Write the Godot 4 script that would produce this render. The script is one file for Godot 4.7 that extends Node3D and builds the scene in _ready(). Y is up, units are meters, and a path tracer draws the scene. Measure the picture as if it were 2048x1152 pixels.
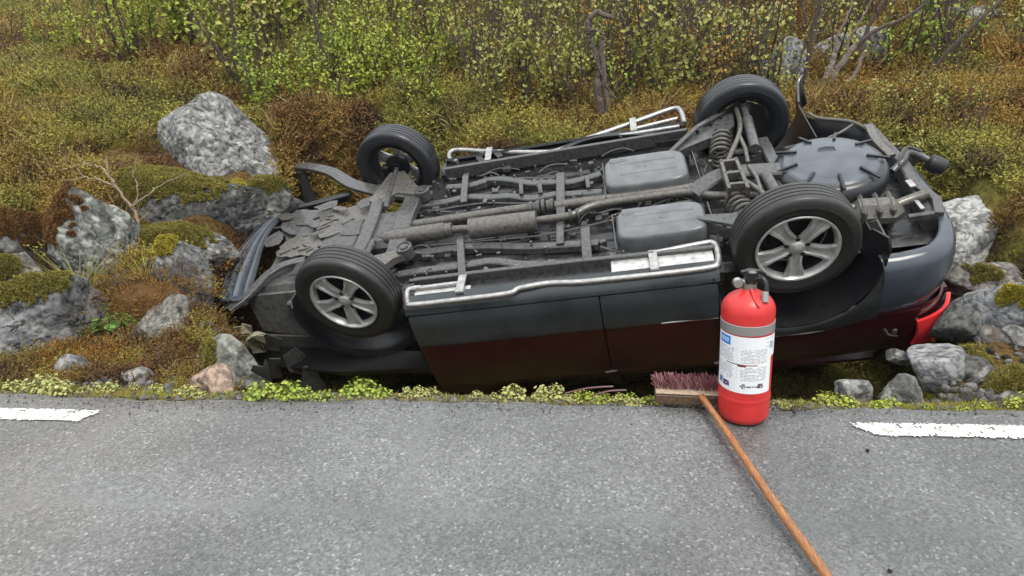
extends Node3D
# An overturned car in the ditch beside a mountain road. Units are metres, y up; the road edge runs along x at z = 0, the hillside rises towards -z.

class Soup:
	var v := PackedVector3Array()
	var c := PackedColorArray()
	var uv := PackedVector2Array()
	var col := Color.WHITE
	func tri(a: Vector3, b: Vector3, d: Vector3) -> void:   # counter-clockwise as seen from outside
		v.append(a); v.append(d); v.append(b)
		c.append(col); c.append(col); c.append(col)
	func quad(a: Vector3, b: Vector3, d: Vector3, e: Vector3) -> void:
		tri(a, b, d); tri(a, d, e)
	func otri(a: Vector3, b: Vector3, d: Vector3, o: Vector3) -> void:  # turned away from o
		if (b - a).cross(d - a).dot((a + b + d) / 3.0 - o) < 0.0:
			tri(a, d, b)
		else:
			tri(a, b, d)
	func oquad(a: Vector3, b: Vector3, d: Vector3, e: Vector3, o: Vector3) -> void:
		otri(a, b, d, o); otri(a, d, e, o)

var M := {}          # materials
var used := {}
var protos := {}

func lin(r: float, g: float, b: float) -> Color:
	return Color(r, g, b).linear_to_srgb()

func ramp(stops: Array) -> Gradient:
	var g := Gradient.new()
	var o := PackedFloat32Array()
	var k := PackedColorArray()
	for s in stops:
		o.append(s[0]); k.append(s[1])
	g.offsets = o; g.colors = k
	return g

func noise(kind: int, freq: float, octaves: int, sd: int) -> FastNoiseLite:
	var n := FastNoiseLite.new()
	n.noise_type = kind; n.frequency = freq; n.fractal_octaves = octaves; n.seed = sd
	if octaves < 2: n.fractal_type = FastNoiseLite.FRACTAL_NONE
	return n

func ntex(n: FastNoiseLite, stops: Array, size := 512) -> NoiseTexture2D:
	var t := NoiseTexture2D.new()
	t.width = size; t.height = size; t.seamless = true; t.generate_mipmaps = false
	t.color_ramp = ramp(stops); t.noise = n
	return t

func ntexn(n: FastNoiseLite, strength: float, size := 512) -> NoiseTexture2D:
	var t := NoiseTexture2D.new()
	t.width = size; t.height = size; t.seamless = true; t.generate_mipmaps = false
	t.as_normal_map = true; t.bump_strength = strength; t.noise = n
	return t

func grey(v: float) -> Color:
	return Color(v, v, v)

func mat(called: String, col: Color, rough := 0.6, metal := 0.0, spec := 0.5) -> StandardMaterial3D:
	var m := StandardMaterial3D.new()
	m.resource_name = called; m.albedo_color = col; m.roughness = rough; m.metallic = metal; m.metallic_specular = spec
	m.cull_mode = BaseMaterial3D.CULL_DISABLED
	M[called] = m
	return m

func textured(m: StandardMaterial3D, alb: Texture2D, nrm: Texture2D, per_metre: float, nscale := 1.0, world := false) -> StandardMaterial3D:
	m.uv1_triplanar = true; m.uv1_world_triplanar = world
	m.uv1_scale = Vector3.ONE * per_metre
	m.uv1_triplanar_sharpness = 4.0
	if alb: m.albedo_texture = alb
	if nrm:
		m.normal_enabled = true; m.normal_texture = nrm; m.normal_scale = nscale
	return m

# ---- mesh helpers ----
func commit(s: Soup, m: Material, crease := 42.0) -> ArrayMesh:
	var nt := s.v.size() / 3
	var fn := PackedVector3Array()
	fn.resize(nt)
	var corner := PackedVector3Array()
	corner.resize(s.v.size())
	var weld := {}
	var lim := cos(deg_to_rad(crease))
	for i in nt:
		fn[i] = (s.v[i * 3 + 2] - s.v[i * 3]).cross(s.v[i * 3 + 1] - s.v[i * 3])
		if crease > 0.0:
			for k in 3:
				var key := Vector3i(s.v[i * 3 + k] * 20000.0)
				if weld.has(key): weld[key].append(i)
				else: weld[key] = PackedInt32Array([i])
	for i in nt:
		var own := fn[i].normalized()
		for k in 3:
			var n := own
			if crease > 0.0:
				n = Vector3.ZERO
				for j in weld[Vector3i(s.v[i * 3 + k] * 20000.0)]:
					if fn[j].normalized().dot(own) >= lim: n += fn[j]
				n = n.normalized() if n.length_squared() > 1e-20 else own
			corner[i * 3 + k] = n
	var a := []
	a.resize(Mesh.ARRAY_MAX)
	a[Mesh.ARRAY_VERTEX] = s.v
	a[Mesh.ARRAY_NORMAL] = corner
	a[Mesh.ARRAY_COLOR] = s.c
	if s.uv.size() == s.v.size(): a[Mesh.ARRAY_TEX_UV] = s.uv
	var mesh := ArrayMesh.new()
	if nt == 0: return mesh
	mesh.add_surface_from_arrays(Mesh.PRIMITIVE_TRIANGLES, a)
	mesh.surface_set_material(0, m)
	return mesh

func numbered(called: String) -> String:
	var k: int = used.get(called, 0)
	used[called] = k + 1
	return called if k == 0 else "%s_%03d" % [called, k]

func part(called: String, s: Soup, m: Material, parent: Node3D, crease := 42.0) -> MeshInstance3D:
	var o := MeshInstance3D.new()
	o.mesh = commit(s, m, crease)
	put(o, called, parent)
	return o

func put(o: Node3D, called: String, parent: Node3D) -> void:
	if parent == self:
		o.name = numbered(called)
	else:
		var n := called
		var k := 0
		while parent.has_node(n):
			k += 1
			n = "%s_%03d" % [called, k]
		o.name = n
	parent.add_child(o, true)

func thing(called: String, label: String, category: String, at := Vector3.ZERO, group := "") -> Node3D:
	var o := Node3D.new()
	put(o, called, self)
	o.position = at
	return tag(o, label, category, group)

func tag(o: Node3D, label: String, category: String, group := "") -> Node3D:
	o.set_meta("label", label); o.set_meta("category", category)
	if group: o.set_meta("group", group)
	return o

func frames(pts: Array, hint := Vector3.UP) -> Array:   # [along, side, up] at each point
	var out := []
	var n := pts.size()
	var up := hint
	for i in n:
		var d: Vector3 = (pts[mini(i + 1, n - 1)] - pts[maxi(i - 1, 0)]).normalized()
		if absf(d.dot(up)) > 0.95: up = Vector3(0.31, 0.2, 0.93) if absf(d.z) < 0.8 else Vector3(1, 0.1, 0)
		var side := d.cross(up).normalized()
		var u := side.cross(d).normalized()
		out.append([d, side, u])
		up = u if hint == Vector3.ZERO else hint if absf(d.dot(hint)) < 0.95 else u
	return out

func smooth(pts: Array, per := 4) -> Array:
	var out := []
	var n := pts.size()
	for i in n - 1:
		for k in per:
			out.append((pts[i] as Vector3).cubic_interpolate(pts[i + 1], pts[maxi(i - 1, 0)], pts[mini(i + 2, n - 1)], float(k) / per))
	out.append(pts[n - 1])
	return out

func tube(s: Soup, pts: Array, r0: float, r1 := -1.0, sides := 10, caps := true) -> void:
	if r1 < 0.0: r1 = r0
	var n := pts.size()
	var fr := frames(pts, Vector3(0.13, 0.97, 0.21).normalized())
	var rings := []
	for i in n:
		var r := lerpf(r0, r1, float(i) / maxf(n - 1, 1))
		var ring := []
		for k in sides:
			var a := TAU * k / sides
			ring.append(pts[i] + fr[i][1] * cos(a) * r + fr[i][2] * sin(a) * r)
		rings.append(ring)
	for i in n - 1:
		for k in sides:
			var q := (k + 1) % sides
			s.quad(rings[i][k], rings[i][q], rings[i + 1][q], rings[i + 1][k])
	if caps:
		for k in sides:
			var q := (k + 1) % sides
			s.otri(pts[0], rings[0][k], rings[0][q], pts[1])
			s.otri(pts[n - 1], rings[n - 1][k], rings[n - 1][q], pts[n - 2])

func beam(s: Soup, pts: Array, w: float, h: float, hint := Vector3.UP, w1 := -1.0, bev := 0.25) -> void:   # chamfered bar; h along hint, w across
	if w1 < 0.0: w1 = w
	var fr := frames(pts, hint)
	var rings := []
	var n := pts.size()
	for i in n:
		var ww := lerpf(w, w1, float(i) / maxf(n - 1, 1)) * 0.5
		var hh := h * 0.5
		var b := minf(ww, hh) * bev
		var ring := []
		for p in [[ww, -hh + b], [ww, hh - b], [ww - b, hh], [-ww + b, hh], [-ww, hh - b], [-ww, -hh + b], [-ww + b, -hh], [ww - b, -hh]]:
			ring.append(pts[i] + fr[i][1] * p[0] + fr[i][2] * p[1])
		rings.append(ring)
	for i in n - 1:
		for k in 8:
			s.quad(rings[i][k], rings[i][(k + 1) % 8], rings[i + 1][(k + 1) % 8], rings[i + 1][k])
	for k in 8:
		s.otri(pts[0], rings[0][k], rings[0][(k + 1) % 8], pts[1])
		s.otri(pts[n - 1], rings[n - 1][k], rings[n - 1][(k + 1) % 8], pts[n - 2])

func rbox(s: Soup, c: Vector3, size: Vector3, bev := 0.006, b := Basis.IDENTITY) -> void:
	var h := size * 0.5
	bev = minf(bev, minf(h.x, minf(h.y, h.z)) * 0.9)
	var axes := [0, 1, 2]
	for ax in axes:
		var u: int = (ax + 1) % 3
		var w: int = (ax + 2) % 3
		for sg in [-1.0, 1.0]:
			var q := []
			for k in [[-1, -1], [1, -1], [1, 1], [-1, 1]]:
				var p := Vector3.ZERO
				p[ax] = h[ax] * sg; p[u] = (h[u] - bev) * k[0]; p[w] = (h[w] - bev) * k[1]
				q.append(c + b * p)
			s.oquad(q[0], q[1], q[2], q[3], c)
			for sg2 in [-1.0, 1.0]:
				var e := []
				for k in [[0, -1], [0, 1], [1, 1], [1, -1]]:
					var p := Vector3.ZERO
					p[w] = (h[w] - bev) * k[1]
					p[ax] = (h[ax] if k[0] == 0 else h[ax] - bev) * sg
					p[u] = (h[u] - bev if k[0] == 0 else h[u]) * sg2
					e.append(c + b * p)
				s.oquad(e[0], e[1], e[2], e[3], c)
	for sx in [-1, 1]:
		for sy in [-1, 1]:
			for sz in [-1, 1]:
				var g := Vector3(sx, sy, sz)
				s.otri(c + b * (g * (h - Vector3(0, bev, bev))), c + b * (g * (h - Vector3(bev, 0, bev))), c + b * (g * (h - Vector3(bev, bev, 0))), c)

func lathe(s: Soup, prof: Array, x := Transform3D.IDENTITY, sides := 32, a0 := 0.0, a1 := TAU) -> void:   # prof: Vector2(radius, height) along local y, from top to bottom outside
	var rings := []
	for p in prof:
		var ring := []
		for k in sides + 1:
			var a := a0 + (a1 - a0) * k / sides
			ring.append(x * Vector3(cos(a) * p.x, p.y, -sin(a) * p.x))
		rings.append(ring)
	for i in prof.size() - 1:
		for k in sides:
			if prof[i].x < 1e-5: s.tri(rings[i][k], rings[i + 1][k], rings[i + 1][k + 1])
			elif prof[i + 1].x < 1e-5: s.tri(rings[i][k], rings[i + 1][k], rings[i][k + 1])
			else: s.quad(rings[i][k], rings[i + 1][k], rings[i + 1][k + 1], rings[i][k + 1])

func plate(s: Soup, poly: Array, t: Vector3) -> void:    # polygon (any plane) with thickness vector t
	var n := Vector3.ZERO
	for i in poly.size():
		n += (poly[i] as Vector3).cross(poly[(i + 1) % poly.size()])
	n = n.normalized()
	var e1: Vector3 = n.cross(Vector3.UP if absf(n.y) < 0.9 else Vector3.RIGHT).normalized()
	var e2 := n.cross(e1)
	var flat := PackedVector2Array()
	var mid := Vector3.ZERO
	for p in poly:
		flat.append(Vector2(p.dot(e1), p.dot(e2)))
		mid += p / poly.size()
	var idx := Geometry2D.triangulate_polygon(flat)
	for i in idx.size() / 3:
		var a: Vector3 = poly[idx[i * 3]]
		var b: Vector3 = poly[idx[i * 3 + 1]]
		var d: Vector3 = poly[idx[i * 3 + 2]]
		s.otri(a, b, d, (a + b + d) / 3.0 + t)
		s.otri(a + t, b + t, d + t, (a + b + d) / 3.0)
	for i in poly.size():
		var a: Vector3 = poly[i]
		var b: Vector3 = poly[(i + 1) % poly.size()]
		var outw := (b - a).cross(n)
		s.oquad(a, b, b + t, a + t, (a + b + t) * 0.5 - outw * 0.01)

func sheet(s: Soup, rows: Array, t := 0.0, toward := Vector3.ZERO) -> void:   # grid of points; with thickness t away from the side that faces «toward»
	var nr := rows.size()
	var nc: int = rows[0].size()
	for i in nr - 1:
		for k in nc - 1:
			s.quad(rows[i][k], rows[i][k + 1], rows[i + 1][k + 1], rows[i + 1][k])
	if t > 0.0:
		var back := []
		for i in nr:
			var r := []
			for k in nc:
				var n: Vector3 = (rows[i][mini(k + 1, nc - 1)] - rows[i][maxi(k - 1, 0)]).cross(rows[mini(i + 1, nr - 1)][k] - rows[maxi(i - 1, 0)][k]).normalized()
				r.append(rows[i][k] - n * t)
			back.append(r)
		for i in nr - 1:
			for k in nc - 1:
				s.quad(back[i][k], back[i + 1][k], back[i + 1][k + 1], back[i][k + 1])
			s.quad(rows[i][0], rows[i + 1][0], back[i + 1][0], back[i][0])
			s.quad(rows[i][nc - 1], back[i][nc - 1], back[i + 1][nc - 1], rows[i + 1][nc - 1])
		for k in nc - 1:
			s.quad(rows[0][k], back[0][k], back[0][k + 1], rows[0][k + 1])
			s.quad(rows[nr - 1][k], rows[nr - 1][k + 1], back[nr - 1][k + 1], back[nr - 1][k])

func table(x: float, t: Array) -> float:
	if x <= t[0][0]: return t[0][1]
	for i in t.size() - 1:
		if x <= t[i + 1][0]: return lerpf(t[i][1], t[i + 1][1], (x - t[i][0]) / (t[i + 1][0] - t[i][0]))
	return t[t.size() - 1][1]

# ---- light, sky, camera ----
func setup_view() -> void:
	var cam := Camera3D.new()
	cam.name = "camera"
	cam.transform = Transform3D(Basis(Vector3(0.995367, -0.032795, -0.090385), Vector3(-0.000258, 0.939120, -0.343589), Vector3(0.096151, 0.342020, 0.934761)), Vector3(0, 1.33, 2.30125))
	cam.fov = 47.794
	cam.near = 0.05
	cam.far = 400.0
	add_child(cam)
	cam.current = true
	var sky := ProceduralSkyMaterial.new()
	sky.sky_top_color = Color(0.97, 0.985, 1.0)
	sky.sky_horizon_color = Color(0.62, 0.64, 0.66)
	sky.sky_curve = 0.55
	sky.sky_energy_multiplier = 1.0
	sky.ground_bottom_color = Color(0.25, 0.25, 0.24)
	sky.ground_horizon_color = Color(0.6, 0.6, 0.6)
	var sk := Sky.new()
	sk.sky_material = sky
	var e := Environment.new()
	e.background_mode = Environment.BG_SKY
	e.sky = sk
	e.tonemap_mode = Environment.TONE_MAPPER_LINEAR
	e.tonemap_exposure = 2.2
	e.sdfgi_enabled = true; e.ssao_enabled = true; e.ssil_enabled = true
	e.fog_enabled = true
	e.fog_density = 0.0007
	e.fog_light_color = Color(0.80, 0.83, 0.86)
	var w := WorldEnvironment.new()
	w.name = "world_environment"
	w.environment = e
	add_child(w)
	var sun := DirectionalLight3D.new()
	sun.name = "overcast_sun"
	sun.light_color = Color(1.0, 0.98, 0.95)
	sun.light_energy = 0.4
	sun.light_angular_distance = 22.0
	sun.shadow_enabled = true
	sun.rotation_degrees = Vector3(-62, 28, 0)
	add_child(sun)

# ---- materials ----
func setup_materials() -> void:
	var V := FastNoiseLite.TYPE_SIMPLEX_SMOOTH
	# asphalt: pale aggregate in dark binder
	var cell := noise(FastNoiseLite.TYPE_CELLULAR, 0.085, 1, 3)
	cell.cellular_return_type = FastNoiseLite.RETURN_CELL_VALUE
	cell.cellular_jitter = 1.0
	var stones := ntex(cell, [[0.0, grey(0.345)], [0.3, grey(0.40)], [0.55, grey(0.43)], [0.8, grey(0.46)], [0.95, grey(0.50)], [1.0, grey(0.62)]], 2048)
	var cd := noise(FastNoiseLite.TYPE_CELLULAR, 0.085, 1, 3)
	cd.cellular_return_type = FastNoiseLite.RETURN_DISTANCE
	var stn := ntexn(cd, 3.0, 2048)
	var m := textured(mat("asphalt", Color(1, 1, 1), 0.34, 0.0, 0.5), stones, stn, 1.0 / 1.25, 0.9, true)
	m.vertex_color_use_as_albedo = true
	m.roughness_texture = ntex(noise(V, 0.01, 4, 8), [[0.0, grey(0.6)], [0.5, grey(0.8)], [1.0, grey(1.0)]], 512)
	m = textured(mat("road_paint", Color(1, 1, 1), 0.6), ntex(noise(V, 0.03, 5, 21), [[0.0, Color(0.48, 0.47, 0.45)], [0.3, Color(0.74, 0.74, 0.71)], [0.55, Color(0.86, 0.86, 0.82)], [1.0, Color(0.91, 0.91, 0.87)]]), stn, 1.0 / 1.25, 0.5, true)
	# earth and plants
	m = textured(mat("ground", Color(1, 1, 1), 0.95, 0.0, 0.2), ntex(noise(V, 0.03, 5, 31), [[0.0, grey(0.45)], [0.5, grey(0.8)], [1.0, grey(1.0)]]), ntexn(noise(V, 0.04, 5, 32), 8.0), 1.4, 1.0, true)
	m.vertex_color_use_as_albedo = true
	for k in ["tuft", "leaf"]:
		m = mat(k, Color(1, 1, 1), 0.7 if k == "tuft" else 0.5, 0.0, 0.3)
		m.vertex_color_use_as_albedo = true
		m.backlight_enabled = true
		m.backlight = Color(0.25, 0.25, 0.2)
	for k in [["leaf_lime", lin(0.36, 0.41, 0.065)], ["leaf_green", lin(0.31, 0.38, 0.065)], ["leaf_olive", lin(0.34, 0.33, 0.09)], ["leaf_ochre", lin(0.40, 0.25, 0.06)], ["leaf_pale", lin(0.42, 0.41, 0.15)], ["leaf_deep", lin(0.10, 0.19, 0.035)]]:
		m = mat(k[0], k[1], 0.55, 0.0, 0.3)
		m.vertex_color_use_as_albedo = true
		m.backlight_enabled = true
		m.backlight = (k[1] as Color) * 0.55
	textured(mat("bark_dark", Color(1, 1, 1), 0.85), ntex(noise(V, 0.05, 4, 41), [[0.0, lin(0.03, 0.022, 0.018)], [0.6, lin(0.075, 0.055, 0.045)], [1.0, lin(0.15, 0.12, 0.10)]], 256), null, 6.0)
	textured(mat("bark_pale", Color(1, 1, 1), 0.85), ntex(noise(V, 0.04, 4, 42), [[0.0, lin(0.05, 0.035, 0.025)], [0.45, lin(0.17, 0.135, 0.11)], [1.0, lin(0.42, 0.37, 0.32)]], 256), ntexn(noise(V, 0.05, 4, 43), 6.0, 256), 5.0)
	textured(mat("bark_mid", Color(1, 1, 1), 0.85), ntex(noise(V, 0.04, 4, 47), [[0.0, lin(0.035, 0.025, 0.02)], [0.5, lin(0.10, 0.075, 0.06)], [1.0, lin(0.27, 0.22, 0.18)]], 256), null, 5.0)
	textured(mat("twig_straw", Color(1, 1, 1), 0.85), ntex(noise(V, 0.04, 3, 44), [[0.0, lin(0.14, 0.09, 0.06)], [1.0, lin(0.40, 0.31, 0.22)]], 256), null, 5.0)
	m = textured(mat("rock", Color(1, 1, 1), 0.9, 0.0, 0.3), ntex(noise(V, 0.016, 6, 51), [[0.0, grey(0.48)], [0.33, grey(0.72)], [0.5, grey(0.90)], [1.0, Color(1.0, 0.99, 0.97)]], 1024), ntexn(noise(V, 0.02, 5, 52), 7.0, 1024), 1.3, 0.6)
	m.vertex_color_use_as_albedo = true
	# car
	var grime := ntex(noise(V, 0.022, 5, 61), [[0.0, grey(0.68)], [0.36, grey(0.86)], [0.55, grey(0.97)], [1.0, Color(1, 0.98, 0.94)]], 512)
	var dent := ntexn(noise(V, 0.008, 3, 62), 2.5, 512)
	textured(mat("underseal", lin(0.026, 0.026, 0.027), 0.26), grime, dent, 1.6, 0.6)
	textured(mat("chassis", lin(0.080, 0.080, 0.079), 0.25, 0.0, 0.5), grime, dent, 2.2, 0.5)
	textured(mat("exhaust", lin(0.148, 0.138, 0.124), 0.30, 0.35), grime, dent, 2.5, 0.4)
	textured(mat("tank", lin(0.15, 0.157, 0.163), 0.26), ntex(noise(V, 0.012, 4, 64), [[0.0, grey(0.82)], [1.0, grey(1.0)]]), null, 1.2)
	textured(mat("black_plastic", lin(0.016, 0.016, 0.018), 0.35), grime, dent, 1.6, 0.4)
	textured(mat("liner", lin(0.085, 0.085, 0.083), 0.4), grime, dent, 1.5, 0.6)
	textured(mat("rubber", lin(0.034, 0.036, 0.042), 0.30), ntex(noise(V, 0.03, 5, 66), [[0.0, grey(0.6)], [0.6, grey(0.9)], [1.0, Color(1, 0.97, 0.9)]], 512), null, 3.0)
	textured(mat("dusty_rubber", lin(0.036, 0.035, 0.034), 0.42), ntex(noise(V, 0.03, 5, 67), [[0.0, grey(0.65)], [0.6, grey(0.9)], [1.0, Color(1, 0.97, 0.9)]], 512), null, 2.0)
	textured(mat("alloy", lin(0.60, 0.595, 0.575), 0.36, 0.4), ntex(noise(V, 0.015, 4, 68), [[0.0, grey(0.72)], [0.5, grey(0.93)], [1.0, grey(1.0)]], 512), null, 2.0)
	textured(mat("steel", lin(0.54, 0.53, 0.51), 0.36, 0.75), ntex(noise(V, 0.02, 4, 69), [[0.0, grey(0.75)], [1.0, grey(1.0)]], 512), null, 2.0)
	textured(mat("cladding", lin(0.045, 0.053, 0.057), 0.16), ntex(noise(V, 0.006, 4, 72), [[0.0, grey(0.78)], [0.5, grey(0.95)], [1.0, grey(1.0)]]), null, 0.9)
	textured(mat("scuffed_cladding", lin(0.040, 0.042, 0.043), 0.38), ntex(noise(V, 0.008, 4, 73), [[0.0, grey(0.7)], [0.6, grey(0.95)], [1.0, grey(1.0)]]), null, 0.9)
	mat("bare_plastic", lin(0.48, 0.48, 0.46), 0.6)
	textured(mat("dark_steel", lin(0.03, 0.03, 0.03), 0.45, 0.2), grime, null, 2.0)
	textured(mat("cover_plastic", lin(0.10, 0.116, 0.135), 0.24), ntex(noise(V, 0.01, 3, 70), [[0.0, grey(0.8)], [1.0, grey(1.0)]]), null, 1.0)
	textured(mat("bumper_plastic", lin(0.070, 0.084, 0.104), 0.2), ntex(noise(V, 0.01, 3, 70), [[0.0, grey(0.85)], [1.0, grey(1.0)]]), dent, 1.0, 0.2)
	m = textured(mat("maroon", lin(0.052, 0.0055, 0.0085), 0.3), ntex(noise(V, 0.01, 4, 71), [[0.0, grey(0.7)], [1.0, grey(1.0)]]), null, 1.0)
	m.clearcoat_enabled = true; m.clearcoat = 0.2; m.clearcoat_roughness = 0.1
	mat("glass_dark", lin(0.01, 0.012, 0.013), 0.08)
	m = mat("red_lens", lin(0.80, 0.03, 0.035), 0.14)
	m.clearcoat_enabled = true; m.clearcoat = 1.0
	mat("amber_lens", lin(0.7, 0.16, 0.03), 0.2)
	textured(mat("yellowed", lin(0.42, 0.40, 0.29), 0.35), grime, dent, 4.0, 0.8)
	# extinguisher and broom
	textured(mat("red_paint", lin(0.66, 0.036, 0.033), 0.36), ntex(noise(V, 0.01, 4, 81), [[0.0, grey(0.88)], [1.0, grey(1.0)]]), null, 2.0)
	mat("band_grey", lin(0.30, 0.29, 0.285), 0.4, 0.4)
	mat("valve_black", lin(0.008, 0.008, 0.008), 0.3)
	mat("brass", lin(0.30, 0.27, 0.22), 0.35, 0.7)
	textured(mat("varnish", Color(1, 1, 1), 0.32), ntex(noise(V, 0.03, 5, 83), [[0.0, lin(0.12, 0.05, 0.025)], [0.4, lin(0.27, 0.11, 0.04)], [0.7, lin(0.36, 0.155, 0.05)], [1.0, lin(0.47, 0.23, 0.10)]], 512), null, 3.0)
	(M["varnish"] as StandardMaterial3D).uv1_scale = Vector3(10, 10, 1.2)
	textured(mat("broom_wood", Color(1, 1, 1), 0.6), ntex(noise(V, 0.03, 5, 84), [[0.0, lin(0.05, 0.03, 0.02)], [0.5, lin(0.12, 0.07, 0.04)], [1.0, lin(0.22, 0.15, 0.09)]], 512), null, 4.0)
	textured(mat("broom_edge", Color(1, 1, 1), 0.6), ntex(noise(V, 0.03, 4, 85), [[0.0, lin(0.28, 0.20, 0.14)], [1.0, lin(0.50, 0.40, 0.30)]], 256), null, 4.0)
	m = mat("bristle", Color(1, 1, 1), 0.6)
	m.vertex_color_use_as_albedo = true

# ---- terrain ----
const PROFILE := [[-50.0, -0.03], [0.0, -0.03], [0.25, -0.09], [0.6, -0.11], [1.2, 0.02], [2.0, 0.30], [3.0, 0.58], [4.0, 0.82], [6.0, 1.24], [8.0, 1.68], [10.0, 2.15], [14.0, 3.1], [20.0, 4.5], [40.0, 9.0], [120.0, 24.0]]
var hum := noise(FastNoiseLite.TYPE_SIMPLEX_SMOOTH, 0.9, 3, 5)
var hum2 := noise(FastNoiseLite.TYPE_SIMPLEX_SMOOTH, 0.28, 2, 6)
var tint1 := noise(FastNoiseLite.TYPE_SIMPLEX_SMOOTH, 0.55, 3, 15)
var tint2 := noise(FastNoiseLite.TYPE_SIMPLEX_SMOOTH, 1.1, 3, 16)
var tint3 := noise(FastNoiseLite.TYPE_SIMPLEX_SMOOTH, 2.6, 2, 17)

func land(x: float, z: float) -> float:
	var s := -z
	var y := table(s, PROFILE)
	if s <= 0.0: return y
	var near := 1.0 - smoothstep(0.8, 1.35, s)
	var nearr := 1.0 - smoothstep(0.66, 0.95, s)
	var w := smoothstep(lerpf(-2.75, -1.95, near), lerpf(-2.2, -1.55, near), x) * (1.0 - smoothstep(lerpf(2.3, 1.3, nearr), lerpf(2.7, 1.7, nearr), x))
	var back := 0.5 * smoothstep(-0.7, -1.3, x)
	var d := smoothstep(0.12, 0.75, s) * (1.0 - smoothstep(2.3 + back, 3.25 + back, s))
	var amp := smoothstep(0.05, 0.9, s)
	y += amp * (lerpf(0.085, 0.17, smoothstep(2.5, 4.5, s)) * hum.get_noise_2d(x, z) + 0.22 * smoothstep(1.0, 5.0, s) * hum2.get_noise_2d(x, z))
	y += 0.25 * smoothstep(-2.9, -4.2, x) * smoothstep(0.6, 2.2, s) * (1.0 - smoothstep(6.0, 10.0, s))
	return lerpf(y, -1.12, w * d)

func heath(x: float, z: float) -> Color:   # plant colour by place: patches of rust, ochre, olive, moss
	var a := tint1.get_noise_2d(x, z)
	var b := tint2.get_noise_2d(x + 40.0, z)
	var f := tint3.get_noise_2d(x, z - 30.0)
	var c := Color(0.22, 0.12, 0.044).lerp(Color(0.34, 0.235, 0.065), smoothstep(-0.35, 0.4, b))
	c = c.lerp(Color(0.27, 0.26, 0.065), smoothstep(-0.10, 0.25, a + 0.012 * (-z) - 0.03))
	c = c.lerp(Color(0.40, 0.35, 0.075), 0.8 * smoothstep(0.18, 0.45, f + 0.3 * a))
	c = c.lerp(Color(0.38, 0.21, 0.045), 0.6 * smoothstep(1.9, 2.8, x) * smoothstep(2.6, 3.6, -z) * smoothstep(-0.3, 0.3, b + 0.2))
	c = c.lerp(Color(0.085, 0.05, 0.034), 0.9 * smoothstep(0.15, 0.5, -f - 0.2 * b))
	return c

func build_ground() -> void:
	var xs := [-160.0, -100.0, -60.0, -40.0, -28.0, -20.0, -15.0, -12.0, -10.0, -8.5]
	var x := -7.5
	while x < 6.8:
		xs.append(x); x += 0.07 if absf(x) < 5.0 else 0.16
	xs.append_array([7.5, 9.0, 11.0, 14.0, 19.0, 26.0, 40.0, 60.0, 100.0, 160.0])
	var zs := [60.0, 30.0, 14.0, 7.0, 3.0, 0.4, 0.02]
	var z := -0.04
	while z > -12.5:
		zs.append(z); z -= 0.06 if z > -4.0 else 0.1
	zs.append_array([-14.0, -16.0, -19.0, -23.0, -30.0, -40.0, -60.0, -90.0, -140.0])
	var s := Soup.new()
	var rows := []
	var cols := []
	for zz in zs:
		var r := []
		var rc := PackedColorArray()
		for xx in xs:
			r.append(Vector3(xx, land(xx, zz), zz))
			rc.append(heath(xx, zz).lerp(Color(0.05, 0.034, 0.022), 0.5))
		rows.append(r); cols.append(rc)
	for i in rows.size() - 1:
		for k in xs.size() - 1:
			s.v.append_array([rows[i][k], rows[i + 1][k + 1], rows[i][k + 1], rows[i][k], rows[i + 1][k], rows[i + 1][k + 1]])
			s.c.append_array([cols[i][k], cols[i + 1][k + 1], cols[i][k + 1], cols[i][k], cols[i + 1][k], cols[i + 1][k + 1]])
	var g := part("hillside", s, M.ground, self, 80.0)
	g.set_meta("kind", "structure")

func edge_z(x: float) -> float:
	return 0.012 * sin(x * 3.1) + 0.02 * hum.get_noise_2d(x * 2.5, 70.0) + 0.012 * hum.get_noise_2d(x * 11.0, 50.0)

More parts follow.
